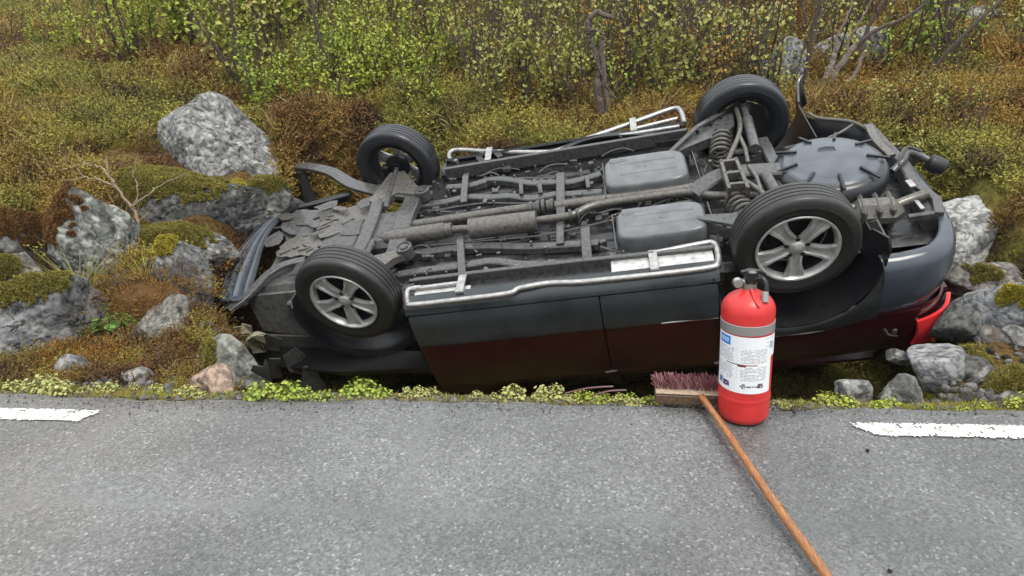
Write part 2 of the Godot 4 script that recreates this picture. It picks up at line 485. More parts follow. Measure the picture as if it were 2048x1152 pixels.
func build_road() -> void:
	var xs := []
	var x := -60.0
	while x <= 60.0:
		xs.append(x)
		x += 0.035 if absf(x + 0.02) < 3.6 else 0.4 if absf(x) < 8.0 else 4.0
	var zs := [0.0, 0.03, 0.07, 0.12, 0.18, 0.25, 0.32, 0.4, 0.5, 0.6, 0.7, 0.8, 0.9, 1.0, 1.15, 1.3, 1.6, 2.0, 3.0, 4.5, 6.5]
	var big := noise(FastNoiseLite.TYPE_SIMPLEX_SMOOTH, 0.8, 3, 91)
	var s := Soup.new()
	var pos := []
	var col := []
	for xx in xs:
		var r := [Vector3(xx, -0.12, edge_z(xx) - 0.03)]
		var cr := [Color(0.35, 0.34, 0.32)]
		for zz in zs:
			var y: float = 0.004 * hum2.get_noise_2d(xx * 2.0, zz * 2.0) - 0.014 * (1.0 - smoothstep(0.0, 0.07, zz))
			if zz > 5.0: y = 0.0
			r.append(Vector3(xx, y, lerpf(edge_z(xx), 0.0, minf(zz * 4.0, 1.0)) + zz))
			var t := 0.87 + 0.36 * big.get_noise_2d(xx, zz * 1.6)
			var warm := smoothstep(-0.9, -1.9, xx) * 0.05
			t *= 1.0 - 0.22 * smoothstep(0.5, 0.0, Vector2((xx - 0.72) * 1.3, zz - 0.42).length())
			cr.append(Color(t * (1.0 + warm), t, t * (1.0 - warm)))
		r.append(Vector3(xx, -0.12, 6.6)); cr.append(Color(0.5, 0.5, 0.5))
		pos.append(r); col.append(cr)
	for i in pos.size() - 1:
		for k in pos[0].size() - 1:
			s.v.append_array([pos[i][k], pos[i + 1][k], pos[i + 1][k + 1], pos[i][k], pos[i + 1][k + 1], pos[i][k + 1]])
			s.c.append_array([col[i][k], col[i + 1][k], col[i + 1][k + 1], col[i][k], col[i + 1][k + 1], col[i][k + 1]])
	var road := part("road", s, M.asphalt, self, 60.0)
	road.set_meta("kind", "structure")
	var wear := noise(FastNoiseLite.TYPE_SIMPLEX_SMOOTH, 22.0, 2, 95)
	var wear2 := noise(FastNoiseLite.TYPE_SIMPLEX_SMOOTH, 75.0, 1, 96)
	for d in [[-5.2, -1.93, 0.128, 0.215, 1], [1.0, 4.0, 0.118, 0.205, -1]]:
		var q := Soup.new()
		var cell := 0.006
		var nx := int((d[1] - d[0]) / cell)
		var nz := int((d[3] - d[2] + 0.02) / cell)
		for i in nx:
			var xx: float = d[0] + i * cell
			if absf(xx) > 3.2 and d[4] == 0 and i % 3: pass
			for k in nz:
				var zz: float = d[2] - 0.01 + k * cell
				var e := minf(zz - d[2], d[3] - zz) / 0.012
				if d[4] == 1: e = minf(e, (d[1] - xx - 0.7 * absf(zz - d[2] - 0.022)) / 0.03)
				if d[4] == -1: e = minf(e, (xx - d[0] - 1.1 * maxf(0.0, zz - d[2] - 0.02)) / 0.03)
				if e + 0.25 * wear.get_noise_2d(xx, zz) + 0.2 * wear2.get_noise_2d(xx, zz) < 0.15 or wear.get_noise_2d(xx + 9.0, zz) + 0.5 * wear2.get_noise_2d(xx, zz + 5.0) > 0.62: continue
				var y := 0.0048 + 0.004 * hum2.get_noise_2d(xx * 2.0, zz * 2.0)
				q.quad(Vector3(xx, y, zz), Vector3(xx, y, zz + cell), Vector3(xx + cell, y, zz + cell), Vector3(xx + cell, y, zz))
		part("road_marking", q, M.road_paint, road, 0.0)

# ---- rocks ----
const CUTS := {101: [[Vector3(0.66, 0.72, 0.2), 0.40], [Vector3(-0.45, 0.85, 0.25), 0.62], [Vector3(-0.97, 0.1, 0.2), 0.78], [Vector3(0.1, 0.3, 0.95), 0.66]], 121: [[Vector3(-0.3, 0.9, 0.3), 0.5], [Vector3(0.85, -0.4, 0.3), 0.55], [Vector3(0, 0.1, 1), 0.6]], 103: [[Vector3(0.75, 0.6, 0.3), 0.55], [Vector3(-0.3, 0.5, 0.8), 0.6]]}
func rock_soup(half: Vector3, sd: int, facets: int, rough: float, n: int, base: Color, pale: Color, lichen: float) -> Soup:
	var rng := RandomNumberGenerator.new()
	rng.seed = sd
	var planes: Array = CUTS.get(sd, []).map(func(q): return [(q[0] as Vector3).normalized(), q[1]])
	for i in facets:
		var d := Vector3(rng.randfn(), rng.randfn() * 0.8, rng.randfn()).normalized()
		planes.append([d, rng.randf_range(0.50, 0.84)])
	var fine := noise(FastNoiseLite.TYPE_SIMPLEX_SMOOTH, 1.5, 3, sd)
	var blot := noise(FastNoiseLite.TYPE_SIMPLEX_SMOOTH, 2.4, 4, sd + 7)
	var speck := noise(FastNoiseLite.TYPE_SIMPLEX_SMOOTH, 9.0, 3, sd + 9)
	var s := Soup.new()
	for face in 6:
		var ax := face / 2
		var sg := 1.0 if face % 2 == 0 else -1.0
		var p := []
		var c := []
		for i in n + 1:
			var pr := []
			var cr := []
			for k in n + 1:
				var d := Vector3.ZERO
				d[ax] = sg
				d[(ax + 1) % 3] = tan((2.0 * i / n - 1.0) * PI / 4) * sg
				d[(ax + 2) % 3] = tan((2.0 * k / n - 1.0) * PI / 4)
				d = d.normalized()
				var soft := exp(-20.0)
				for f in planes:
					var dd: float = d.dot(f[0])
					if dd > 0.05: soft += exp(-20.0 * f[1] / dd)
				var r := -log(soft) / 20.0
				var crag := absf(fine.get_noise_3dv(d * 1.1 + Vector3(5, 0, 0)))
				r += rough * (0.55 * fine.get_noise_3dv(d * 1.2) + 0.14 * fine.get_noise_3dv(d * 4.5) - 0.22 * smoothstep(0.05, 0.0, crag) + 0.2)
				var w := d * r * half
				var t := blot.get_noise_3dv(w / 0.8)
				var cc := base.lerp(pale, clampf(0.5 + 1.1 * t, 0.0, 1.0))
				cc = cc.lerp(Color(0.50, 0.50, 0.46), lichen * smoothstep(0.12, 0.3, blot.get_noise_3dv(w / 0.22 + Vector3(9, 3, 1))))
				cc = cc.lerp(Color(0.045, 0.043, 0.042), 0.6 * smoothstep(0.14, 0.30, speck.get_noise_3dv(w / 0.9) - 0.35 * t))
				cc = cc.lerp(Color(0.05, 0.047, 0.044), 0.35 * smoothstep(0.05, 0.0, crag))
				pr.append(w); cr.append(cc)
			p.append(pr); c.append(cr)
		for i in n:
			for k in n:
				s.v.append_array([p[i][k], p[i + 1][k + 1], p[i + 1][k], p[i][k], p[i][k + 1], p[i + 1][k + 1]])
				s.c.append_array([c[i][k], c[i + 1][k + 1], c[i + 1][k], c[i][k], c[i][k + 1], c[i + 1][k + 1]])
	return s

func moss_on(rock: Soup, turn: Basis, at: Vector3, r: Vector3, sd: int, col: Color) -> Soup:   # a cushion of moss grown over the part of the rock around «at»
	var rng := RandomNumberGenerator.new()
	rng.seed = sd
	var n1 := noise(FastNoiseLite.TYPE_SIMPLEX_SMOOTH, 9.0, 3, sd)
	var s := Soup.new()
	for i in rock.v.size() / 3:
		var q := []
		var inside := true
		for k in 3:
			var p: Vector3 = turn * rock.v[i * 3 + k]
			var e := ((p - at) / (r * 1.25)).length() + 0.45 * n1.get_noise_3dv(p)
			if e > 1.0: inside = false
			var lift := 0.035 * sqrt(maxf(0.0, 1.0 - e)) + 0.006 * n1.get_noise_3dv(p * 4.0)
			q.append(p + (p.normalized() + Vector3(0, 0.7, 0)) * lift - Vector3(0, 0.004, 0))
		if not inside: continue
		s.col = col * 0.75
		s.tri(q[0], q[2], q[1])
		var nrm: Vector3 = (q[1] - q[0]).cross(q[2] - q[0]).normalized()
		if nrm.dot(q[0]) < 0.0: nrm = -nrm
		for m in 5:
			var a := rng.randf()
			var p: Vector3 = (q[0] as Vector3).lerp(q[1], a).lerp(q[2], rng.randf())
			var l := rng.randf_range(0.008, 0.018)
			var tip := p + (nrm + Vector3(rng.randfn(), rng.randfn() * 0.5, rng.randfn()) * 0.5).normalized() * l
			var side := nrm.cross(Vector3(rng.randfn(), rng.randfn(), rng.randfn())).normalized() * l * 0.3
			s.col = col * rng.randf_range(0.6, 1.35)
			s.tri(p - side, p + side, tip)
	return s

var rock_spots := []   # x, z, radius

func rock(label: String, at: Vector3, half: Vector3, turn: Vector3, sd: int, base: Color, pale: Color, lichen := 0.5, facets := 12, rough := 0.10, moss := [], group := "", kind := "boulder") -> void:
	var big := maxf(half.x, half.y)
	var o := MeshInstance3D.new()
	var soup := rock_soup(half, sd, facets + 6, rough, 64 if big > 0.4 else 42 if big > 0.2 else 24, base, pale, lichen)
	o.mesh = commit(soup, M.rock, 32.0)
	put(o, kind, self)
	o.position = at
	o.rotation_degrees = turn
	tag(o, label, "rock" if kind == "boulder" else "stone", group)
	rock_spots.append([at.x, at.z, maxf(half.x, half.z) * 0.58, at.y + half.y])
	for m in moss:   # offset, radii, colour
		var c := MeshInstance3D.new()
		c.mesh = commit(moss_on(soup, o.basis, m[0], m[1], sd + 5, m[2]), M.tuft, 60.0)
		put(c, "moss_cushion", o)
		c.transform = Transform3D(o.basis.inverse(), Vector3.ZERO)

func build_rocks() -> void:
	var G := Color(0.175, 0.175, 0.17)
	var P := Color(0.34, 0.34, 0.335)
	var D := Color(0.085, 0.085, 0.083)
	var DP := Color(0.22, 0.22, 0.215)
	var ym := Color(0.34, 0.29, 0.045)
	var om := Color(0.22, 0.19, 0.05)
	rock("large pale grey boulder sloping down to the right, on the bank left of the car", Vector3(-3.10, 0.50, -3.15), Vector3(0.88, 0.78, 0.56), Vector3(0, 4, -4), 101, G, P, 0.7, 14, 0.08)
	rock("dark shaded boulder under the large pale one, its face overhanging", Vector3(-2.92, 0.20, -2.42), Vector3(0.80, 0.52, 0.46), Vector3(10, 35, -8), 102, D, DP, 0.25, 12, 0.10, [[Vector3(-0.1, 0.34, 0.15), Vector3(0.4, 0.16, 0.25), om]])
	rock("upright grey-green boulder mottled with lichen, left of the dead twig", Vector3(-3.2, 0.13, -1.62), Vector3(0.50, 0.56, 0.42), Vector3(0, -20, 14), 103, Color(0.14, 0.15, 0.135), Color(0.33, 0.345, 0.31), 0.6, 10, 0.10, [[Vector3(-0.3, 0.36, 0.2), Vector3(0.26, 0.2, 0.25), Color(0.17, 0.09, 0.035)]])
	rock("dark grey pitted boulder at the lower left beside the left road marking", Vector3(-3.10, -0.12, -0.82), Vector3(0.64, 0.46, 0.46), Vector3(0, 10, 4), 104, Color(0.11, 0.11, 0.112), Color(0.27, 0.27, 0.275), 0.25, 11, 0.13, [[Vector3(0.1, 0.40, 0.1), Vector3(0.3, 0.12, 0.2), om]])
	rock("small brown-grey rock with yellow moss at the left edge, above the dark pitted boulder", Vector3(-3.52, 0.10, -1.2), Vector3(0.24, 0.20, 0.2), Vector3(0, 40, 0), 105, Color(0.15, 0.13, 0.12), Color(0.30, 0.28, 0.26), 0.5, 10, 0.1, [[Vector3(0.14, 0.12, 0.08), Vector3(0.10, 0.06, 0.08), om]])
	rock("tall dark rock with a yellow mossy top, next to the torn front bumper", Vector3(-2.50, -0.02, -1.38), Vector3(0.22, 0.40, 0.26), Vector3(0, 25, -4), 106, D, DP, 0.3, 11, 0.1, [[Vector3(0.03, 0.33, 0.05), Vector3(0.16, 0.06, 0.13), ym]])
	rock("low brownish grey stone below the rust-coloured heather mound", Vector3(-2.34, -0.12, -0.90), Vector3(0.28, 0.24, 0.24), Vector3(0, -15, 10), 107, Color(0.13, 0.12, 0.10), Color(0.28, 0.27, 0.24), 0.4, 10, 0.1)
	rock("salmon pink flat stone at the road edge near the front of the car", Vector3(-1.64, -0.035, -0.20), Vector3(0.135, 0.07, 0.10), Vector3(0, -12, -14), 108, Color(0.42, 0.30, 0.23), Color(0.55, 0.41, 0.33), 0.0, 9, 0.07, [], "", "stone")
	rock("grey lichen-spotted rock under the crushed front corner of the car", Vector3(-1.86, -0.30, -0.66), Vector3(0.22, 0.27, 0.2), Vector3(0, 30, 8), 109, Color(0.17, 0.17, 0.15), Color(0.33, 0.33, 0.29), 0.5, 12, 0.1, [[Vector3(-0.12, 0.18, 0.05), Vector3(0.12, 0.08, 0.12), om]])
	rock("small flat bluish grey stone standing behind the moss left of the fern", Vector3(-2.47, -0.08, -0.36), Vector3(0.12, 0.09, 0.09), Vector3(0, 8, 3), 110, Color(0.25, 0.26, 0.28), Color(0.38, 0.39, 0.41), 0.2, 9, 0.06, [], "", "stone")
	rock("small pale stone in the moss between the bluish stone and the pink stone", Vector3(-2.08, -0.09, -0.30), Vector3(0.10, 0.07, 0.08), Vector3(0, 50, 0), 111, G, Color(0.36, 0.34, 0.31), 0.3, 9, 0.08, [], "", "stone")
	rock("mossy rock with two yellow moss cushions, left of the raised front bracket", Vector3(-2.62, 0.24, -2.62), Vector3(0.36, 0.32, 0.30), Vector3(0, 10, 0), 112, Color(0.2, 0.2, 0.18), Color(0.36, 0.36, 0.33), 0.6, 11, 0.1, [[Vector3(-0.08, 0.17, 0.16), Vector3(0.15, 0.10, 0.12), ym], [Vector3(0.04, 0.0, 0.24), Vector3(0.19, 0.09, 0.1), ym], [Vector3(0.2, 0.22, 0.0), Vector3(0.16, 0.1, 0.14), om]])
	for q in [["dark fissured rock filling the gap between the pitted boulder and the rust heather mound", Vector3(-2.72, -0.14, -1.25), Vector3(0.34, 0.30, 0.3), 140], ["mossy rock shelf running under the grey-green boulder and the dead twig", Vector3(-2.85, 0.05, -1.9), Vector3(0.5, 0.26, 0.3), 141], ["brown lichen-crusted rock at the left edge behind the pitted boulder", Vector3(-3.75, 0.12, -1.55), Vector3(0.4, 0.36, 0.36), 142], ["low dark rock below the pale boulder's left foot", Vector3(-3.62, 0.36, -2.6), Vector3(0.42, 0.24, 0.3), 143]]:
		rock(q[0], q[1], q[2], Vector3(0, q[3] * 37, 5), q[3], Color(0.11, 0.105, 0.098), Color(0.25, 0.245, 0.23), 0.5, 11, 0.1, [[Vector3(0.03, q[2].y * 0.8, 0.08), Vector3(q[2].x * 0.75, 0.14, 0.2), om if q[3] % 2 else Color(0.18, 0.10, 0.04)]])
	rock("big whitish slab of rock leaning behind the rear bumper of the car", Vector3(2.52, -0.06, -2.15), Vector3(0.46, 0.56, 0.46), Vector3(0, 5, 0), 121, Color(0.34, 0.34, 0.33), Color(0.54, 0.54, 0.52), 0.7, 10, 0.06)
	rock("rounded grey boulder with a yellow mossy crown at the right edge", Vector3(2.40, -0.10, -1.2), Vector3(0.36, 0.24, 0.28), Vector3(0, 5, -3), 122, Color(0.19, 0.195, 0.20), Color(0.33, 0.34, 0.35), 0.4, 13, 0.06, [[Vector3(0.04, 0.13, 0.09), Vector3(0.16, 0.06, 0.09), ym]])
	rock("brown-grey flat rock with a moss patch, below the whitish slab", Vector3(2.45, -0.10, -1.62), Vector3(0.30, 0.18, 0.24), Vector3(0, -25, 4), 123, Color(0.17, 0.155, 0.14), Color(0.27, 0.25, 0.23), 0.4, 10, 0.1, [[Vector3(-0.10, 0.13, 0.12), Vector3(0.10, 0.05, 0.08), om]])
	rock("speckled grey stone with moss on its right end, below the red tail light", Vector3(1.70, -0.10, -0.55), Vector3(0.25, 0.145, 0.18), Vector3(0, 8, -4), 124, Color(0.21, 0.21, 0.215), Color(0.36, 0.36, 0.37), 0.4, 13, 0.06, [[Vector3(0.14, 0.06, 0.05), Vector3(0.08, 0.07, 0.08), om]])
	rock("small rough dark stone at the road edge left of the speckled grey stone", Vector3(1.40, -0.13, -0.32), Vector3(0.12, 0.10, 0.10), Vector3(0, 0, 0), 125, D, DP, 0.6, 10, 0.12, [], "", "stone")
	rock("low olive mossy stone by the road edge under the speckled grey stone", Vector3(1.86, -0.11, -0.36), Vector3(0.16, 0.09, 0.11), Vector3(0, 30, 0), 126, Color(0.15, 0.14, 0.11), Color(0.28, 0.27, 0.23), 0.4, 10, 0.1, [[Vector3(0.03, 0.05, 0.02), Vector3(0.12, 0.05, 0.08), om]], "", "stone")
	rock("brown stone between the speckled grey stone and the mossy crowned boulder", Vector3(2.10, -0.13, -0.80), Vector3(0.17, 0.13, 0.14), Vector3(0, 70, 5), 127, Color(0.14, 0.12, 0.105), Color(0.27, 0.25, 0.23), 0.3, 10, 0.1)
	rock("small grey stone at the road edge just right of the fire extinguisher", Vector3(1.22, -0.13, -0.36), Vector3(0.10, 0.08, 0.09), Vector3(0, 20, 0), 128, Color(0.15, 0.15, 0.145), Color(0.28, 0.28, 0.27), 0.5, 10, 0.1, [], "", "stone")
	rock("dark rock in the gap between the tail light and the flat brown rock", Vector3(2.16, -0.20, -1.28), Vector3(0.17, 0.17, 0.16), Vector3(0, 15, 0), 129, D, DP, 0.2, 10, 0.1)
	rock("yellow-mossed stone at the right end of the road edge", Vector3(2.02, -0.10, -0.24), Vector3(0.13, 0.08, 0.08), Vector3(0, 10, 0), 130, Color(0.14, 0.13, 0.10), DP, 0.3, 9, 0.1, [[Vector3(0.0, 0.045, 0.01), Vector3(0.11, 0.05, 0.07), ym]], "", "stone")
	rock("grey craggy outcrop on the slope right behind the raised rear wheel", Vector3(2.02, 0.98, -4.7), Vector3(0.36, 0.40, 0.32), Vector3(0, 30, -30), 131, Color(0.15, 0.155, 0.155), Color(0.36, 0.37, 0.37), 0.6, 12, 0.1)
	rock("pale angular rock beside the dead branch at the upper right", Vector3(2.98, 1.12, -5.4), Vector3(0.42, 0.52, 0.34), Vector3(0, 0, -28), 132, Color(0.22, 0.21, 0.21), Color(0.44, 0.43, 0.43), 0.4, 10, 0.08)
	rock("long grey rock ledge on the upper right slope", Vector3(4.5, 1.50, -7.4), Vector3(0.95, 0.26, 0.5), Vector3(0, -8, 3), 133, G, P, 0.6, 13, 0.1)
	rock("pale rock at the top edge of the slope above the dead snag", Vector3(-0.21, 2.1, -9.6), Vector3(0.48, 0.26, 0.3), Vector3(0, 10, 0), 134, Color(0.36, 0.37, 0.38), Color(0.55, 0.56, 0.58), 0.3, 11, 0.08)
	rock("mossy hump of rock between the snag and the raised rear wheel", Vector3(2.05, 1.2, -7.0), Vector3(0.5, 0.32, 0.4), Vector3(0, 0, -10), 135, Color(0.2, 0.19, 0.14), Color(0.33, 0.32, 0.24), 0.5, 12, 0.1, [[Vector3(-0.15, 0.24, 0.1), Vector3(0.26, 0.1, 0.2), om]])
	rock("whitish stone lying in the heath at the far upper left", Vector3(-7.9, 1.78, -8.0), Vector3(0.28, 0.17, 0.2), Vector3(0, 0, 0), 136, G, Color(0.5, 0.5, 0.52), 0.4, 11, 0.08)
	rock("white-topped rock above the long ledge at the upper right", Vector3(5.4, 1.78, -9.2), Vector3(0.32, 0.24, 0.25), Vector3(0, 40, 0), 137, G, Color(0.5, 0.5, 0.51), 0.6, 11, 0.08)
	# scree between the car's tail and the right edge
	var r := RandomNumberGenerator.new()
	r.seed = 61
	var n := 0
	var names := ["leftmost", "second", "third", "fourth", "fifth", "sixth", "seventh", "eighth", "ninth", "tenth", "eleventh", "twelfth", "thirteenth", "fourteenth", "fifteenth", "sixteenth", "seventeenth", "eighteenth"]
	var spots := []
	for i in 18: spots.append(Vector3(r.randf_range(1.45, 2.75), 0, -r.randf_range(0.28, 1.6)))
	spots.sort_custom(func(a, b): return a.x / (2.3 - a.z) < b.x / (2.3 - b.z))
	for p in spots:
		var k := r.randf_range(0.05, 0.12)
		var g := r.randf_range(0.10, 0.2)
		p.y = land(p.x, p.z) if p.x > 1.75 else -0.16
		rock("loose grey stone in the scree right of the car, %s from the left" % names[n], p + Vector3(0, 0.02, 0), Vector3(k * 1.4, k * 0.8, k), Vector3(0, r.randf() * 360.0, r.randf_range(-15, 15)), 160 + n, Color(g, g * 0.97, g * 0.92), Color(g * 1.9, g * 1.88, g * 1.82), 0.5, 10, 0.1, [], "loose stones in the scree right of the car", "stone")
		n += 1
# ---- vegetation ----
func rnd(r: RandomNumberGenerator, a: float) -> Vector3:
	return Vector3(r.randf_range(-a, a), r.randf_range(-a, a), r.randf_range(-a, a))

func leaf(s: Soup, p: Vector3, d: Vector3, n: Vector3, l: float, w: float) -> void:   # folded diamond along d
	var side := d.cross(n).normalized() * w
	var mid := p + d * l * 0.5
	var lift := n * w * 0.35
	s.tri(p, mid - side + lift, p + d * l)
	s.tri(p, p + d * l, mid + side + lift)

func shrub_mesh(sd: int, h: float, stems: int, spread: float, leaves: int, lsize: float, upright := 0.6, twigs := 5) -> Array:
	var r := RandomNumberGenerator.new()
	r.seed = sd
	var st := Soup.new()
	var lf := Soup.new()
	var tips := []
	for i in stems:
		var a := TAU * (i + r.randf()) / stems
		var d := Vector3(cos(a) * spread, 1.0, sin(a) * spread).normalized()
		var p := Vector3(cos(a), 0, sin(a)) * 0.05 * h - Vector3(0, 0.08, 0)
		var pts := [p]
		var hh := h * r.randf_range(0.6, 1.05)
		var seg := 9
		for k in seg:
			d = (d + rnd(r, 0.22) + Vector3(0, upright * 0.12, 0)).normalized()
			p += d * hh / seg
			pts.append(p)
		tube(st, pts, 0.0125 * h * r.randf_range(0.7, 1.4), 0.0036 * h, 5, false)
		for k in range(2, seg + 1):
			for j in (twigs if k < seg else 2) - 2 + r.randi_range(0, 2):
				var td: Vector3 = ((pts[k] - pts[k - 1]).normalized() * 0.8 + rnd(r, 1.0)).normalized()
				var q: Vector3 = pts[k].lerp(pts[k - 1], r.randf())
				var tp := [q]
				var tl := hh * r.randf_range(0.10, 0.30) * (1.25 - 0.6 * k / seg)
				for m in 4:
					td = (td + rnd(r, 0.30) + Vector3(0, 0.14, 0)).normalized()
					q += td * tl / 4
					tp.append(q)
				tube(st, tp, 0.0032 * h, 0.0013 * h, 3, false)
				tips.append(tp)
	if tips.size() > 0:
		for i in leaves:
			var tp: Array = tips[int(pow(r.randf(), 1.6) * tips.size() * 0.999)] if i % 3 else tips[(i * 7) % tips.size()]
			var k := r.randi_range(0, 3)
			var p: Vector3 = (tp[k] as Vector3).lerp(tp[k + 1], r.randf()) + rnd(r, lsize * 1.1)
			var d := (rnd(r, 1.0) + Vector3(0, 0.1, 0)).normalized()
			var n := (rnd(r, 0.9) + Vector3(0, 0.8, 0)).normalized()
			n = (n - d * n.dot(d)).normalized()
			var b := r.randf_range(0.55, 1.3)
			lf.col = Color(b * r.randf_range(0.85, 1.15), b, b * r.randf_range(0.7, 1.3))
			var l := lsize * r.randf_range(0.7, 1.35)
			leaf(lf, p, d, n, l, l * 0.40)
	return [commit(st, M.bark_dark, 60.0), commit(lf, M.leaf, 0.0)]

func add_shrub(called: String, v: Array, leafm: String, bark: String, at: Vector3, turn: float, sc: Vector3, label: String, cat: String, group: String) -> Node3D:
	var o := thing(called, label, cat, at, group)
	o.rotation.y = turn
	o.scale = sc
	var a := MeshInstance3D.new()
	a.mesh = v[0]; a.material_override = M[bark]
	put(a, "stems", o)
	if leafm:
		var b := MeshInstance3D.new()
		b.mesh = v[1]; b.material_override = M[leafm]
		put(b, "foliage", o)
	return o

func blocked(x: float, z: float) -> bool:
	for q in rock_spots:
		if Vector2(x - q[0], z - q[1]).length() < q[2]: return true
	return false

func build_shrubs() -> void:
	var full := []
	var airy := []
	var bare := []
	var low := []
	for i in 5: full.append(shrub_mesh(200 + i, 1.0, 5, 0.40, 800, 0.043, 0.8, 4))
	for i in 5: airy.append(shrub_mesh(220 + i, 1.0, 4, 0.35, 300, 0.040, 0.9, 4))
	for i in 4: bare.append(shrub_mesh(240 + i, 1.0, 6, 0.45, 70, 0.034, 0.8, 5))
	for i in 4: low.append(shrub_mesh(260 + i, 0.5, 8, 0.8, 480, 0.036, 0.5, 4))
	var r := RandomNumberGenerator.new()
	r.seed = 77
	var words := {"leaf_lime": "lime green", "leaf_green": "mid green", "leaf_olive": "olive", "leaf_ochre": "rusty", "leaf_pale": "pale green"}
	# place, x0, x1, s0, s1, count, [kind, leaf] choices, height range, group
	var regions := [
		["above the pale boulder", -5.2, -3.3, 4.2, 7.5, 17, [["full", "leaf_lime"], ["full", "leaf_green"], ["airy", "leaf_lime"], ["airy", "leaf_olive"]], 0.8, 1.55],
		["behind the far front wheel", -3.2, -1.1, 3.9, 5.6, 18, [["full", "leaf_lime"], ["airy", "leaf_green"], ["airy", "leaf_olive"], ["full", "leaf_green"]], 0.6, 1.05],
		["high above the car front", -4.2, -0.8, 5.8, 9.5, 26, [["airy", "leaf_olive"], ["full", "leaf_lime"], ["airy", "leaf_lime"], ["bare", "leaf_ochre"], ["airy", "leaf_pale"]], 0.8, 1.4],
		["behind the car's middle", -1.2, 0.6, 3.8, 6.0, 26, [["bare", "leaf_olive"], ["bare", "leaf_pale"], ["airy", "leaf_olive"], ["airy", "leaf_pale"], ["airy", "leaf_green"], ["bare", "leaf_ochre"], ["full", "leaf_olive"]], 0.6, 1.15],
		["high above the car's middle", -1.0, 1.8, 6.0, 9.5, 28, [["bare", "leaf_olive"], ["full", "leaf_lime"], ["airy", "leaf_olive"], ["airy", "leaf_pale"], ["bare", "leaf_ochre"], ["full", "leaf_olive"]], 0.7, 1.4],
		["between snag and rear wheel", 0.4, 1.9, 3.9, 6.0, 22, [["full", "leaf_olive"], ["airy", "leaf_pale"], ["bare", "leaf_ochre"], ["airy", "leaf_olive"], ["bare", "leaf_olive"], ["airy", "leaf_ochre"]], 0.7, 1.25],
		["around the dead branch", 2.0, 4.2, 4.6, 8.0, 18, [["bare", "leaf_olive"], ["airy", "leaf_olive"], ["bare", "leaf_ochre"], ["airy", "leaf_green"]], 0.7, 1.5],
		["on the upper right slope", 3.6, 7.5, 5.0, 10.0, 18, [["airy", "leaf_green"], ["bare", "leaf_ochre"], ["low", "leaf_olive"], ["airy", "leaf_pale"]], 0.6, 1.1],
		["on the right bank", 2.3, 4.4, 2.9, 4.8, 13, [["low", "leaf_pale"], ["bare", "leaf_ochre"], ["low", "leaf_olive"]], 0.35, 0.65],
		["on the upper left bank", -7.5, -4.2, 5.2, 10.0, 15, [["low", "leaf_olive"], ["airy", "leaf_lime"], ["low", "leaf_green"], ["bare", "leaf_ochre"], ["full", "leaf_lime"]], 0.5, 1.0],
		["along the top of the slope", -8.0, 8.0, 10.0, 13.5, 38, [["full", "leaf_olive"], ["airy", "leaf_lime"], ["full", "leaf_green"], ["airy", "leaf_olive"], ["bare", "leaf_ochre"]], 1.0, 1.8],
	]
	for q in [[-1.35, -3.85, 0.55, "low", "leaf_lime", "low vivid lime bush right behind the far front wheel"], [-2.15, -4.0, 0.95, "full", "leaf_lime", "vivid lime birch bush left of the far front wheel"], [-1.75, -4.4, 1.0, "full", "leaf_lime", "tall vivid lime birch behind the far front wheel"], [-3.05, -2.15, 0.34, "airy", "leaf_lime", "small green sapling growing between the boulders by the dead twig"], [0.05, -4.6, 0.8, "airy", "leaf_lime", "slim lime sapling left of the dead snag"]]:
		var list: Array = {"full": full, "airy": airy, "low": low}[q[3]]
		add_shrub("birch_shrub", list[1], q[4], "bark_dark", Vector3(q[0], land(q[0], q[1]), q[1]), 0.7, Vector3.ONE * q[2] * (1.5 if q[3] == "low" else 1.0), q[5], "shrub", "")
	var ordinal := ["first", "second", "third", "fourth", "fifth", "sixth", "seventh", "eighth", "ninth", "tenth", "eleventh", "twelfth", "thirteenth", "fourteenth", "fifteenth", "sixteenth", "seventeenth", "eighteenth", "nineteenth", "twentieth"]
	for g in regions:
		var spots := []
		var tries := 0
		while spots.size() < g[5] and tries < 400:
			tries += 1
			var x := r.randf_range(g[1], g[2])
			var z := -r.randf_range(g[3], g[4])
			var ok := not blocked(x, z)
			for q in spots:
				if Vector2(x - q.x, z - q.z).length() < 0.24: ok = false
			if ok: spots.append(Vector3(x, land(x, z), z))
		spots.sort_custom(func(a, b): return a.x / (2.3 - a.z) < b.x / (2.3 - b.z))
		var each := {}
		for p in spots:
			var ch: Array = g[6][r.randi() % g[6].size()]
			var list: Array = {"full": full, "airy": airy, "bare": bare, "low": low}[ch[0]]
			var form: String = {"full": "dense birch", "airy": "sparse birch", "bare": "twiggy shrub", "low": "low willow"}[ch[0]]
			var h := r.randf_range(g[7], g[8])
			if ch[0] == "low": h = h * 1.5
			var nm: String = {"full": "birch_shrub", "airy": "thin_birch_shrub", "bare": "twiggy_shrub", "low": "willow_shrub"}[ch[0]]
			var what: String = words[ch[1]] + " " + form
			var k: int = each.get(what, 0)
			each[what] = k + 1
			add_shrub(nm, list[r.randi() % list.size()], ch[1], "bark_dark", p, r.randf() * TAU, Vector3(h * r.randf_range(0.8, 1.1), h, h * r.randf_range(0.8, 1.1)), "%s, %s from left of its kind %s" % [what, ordinal[k], g[0]], "shrub", "shrubs " + g[0])

func bent(pts: Array, r0: float, r1: float, s: Soup, sd: int, wob := 0.02, sides := 7) -> void:
	var r := RandomNumberGenerator.new()
	r.seed = sd
	var q := smooth(pts, 5)
	for i in range(1, q.size() - 1): q[i] += rnd(r, wob)
	tube(s, q, r0, r1, sides)

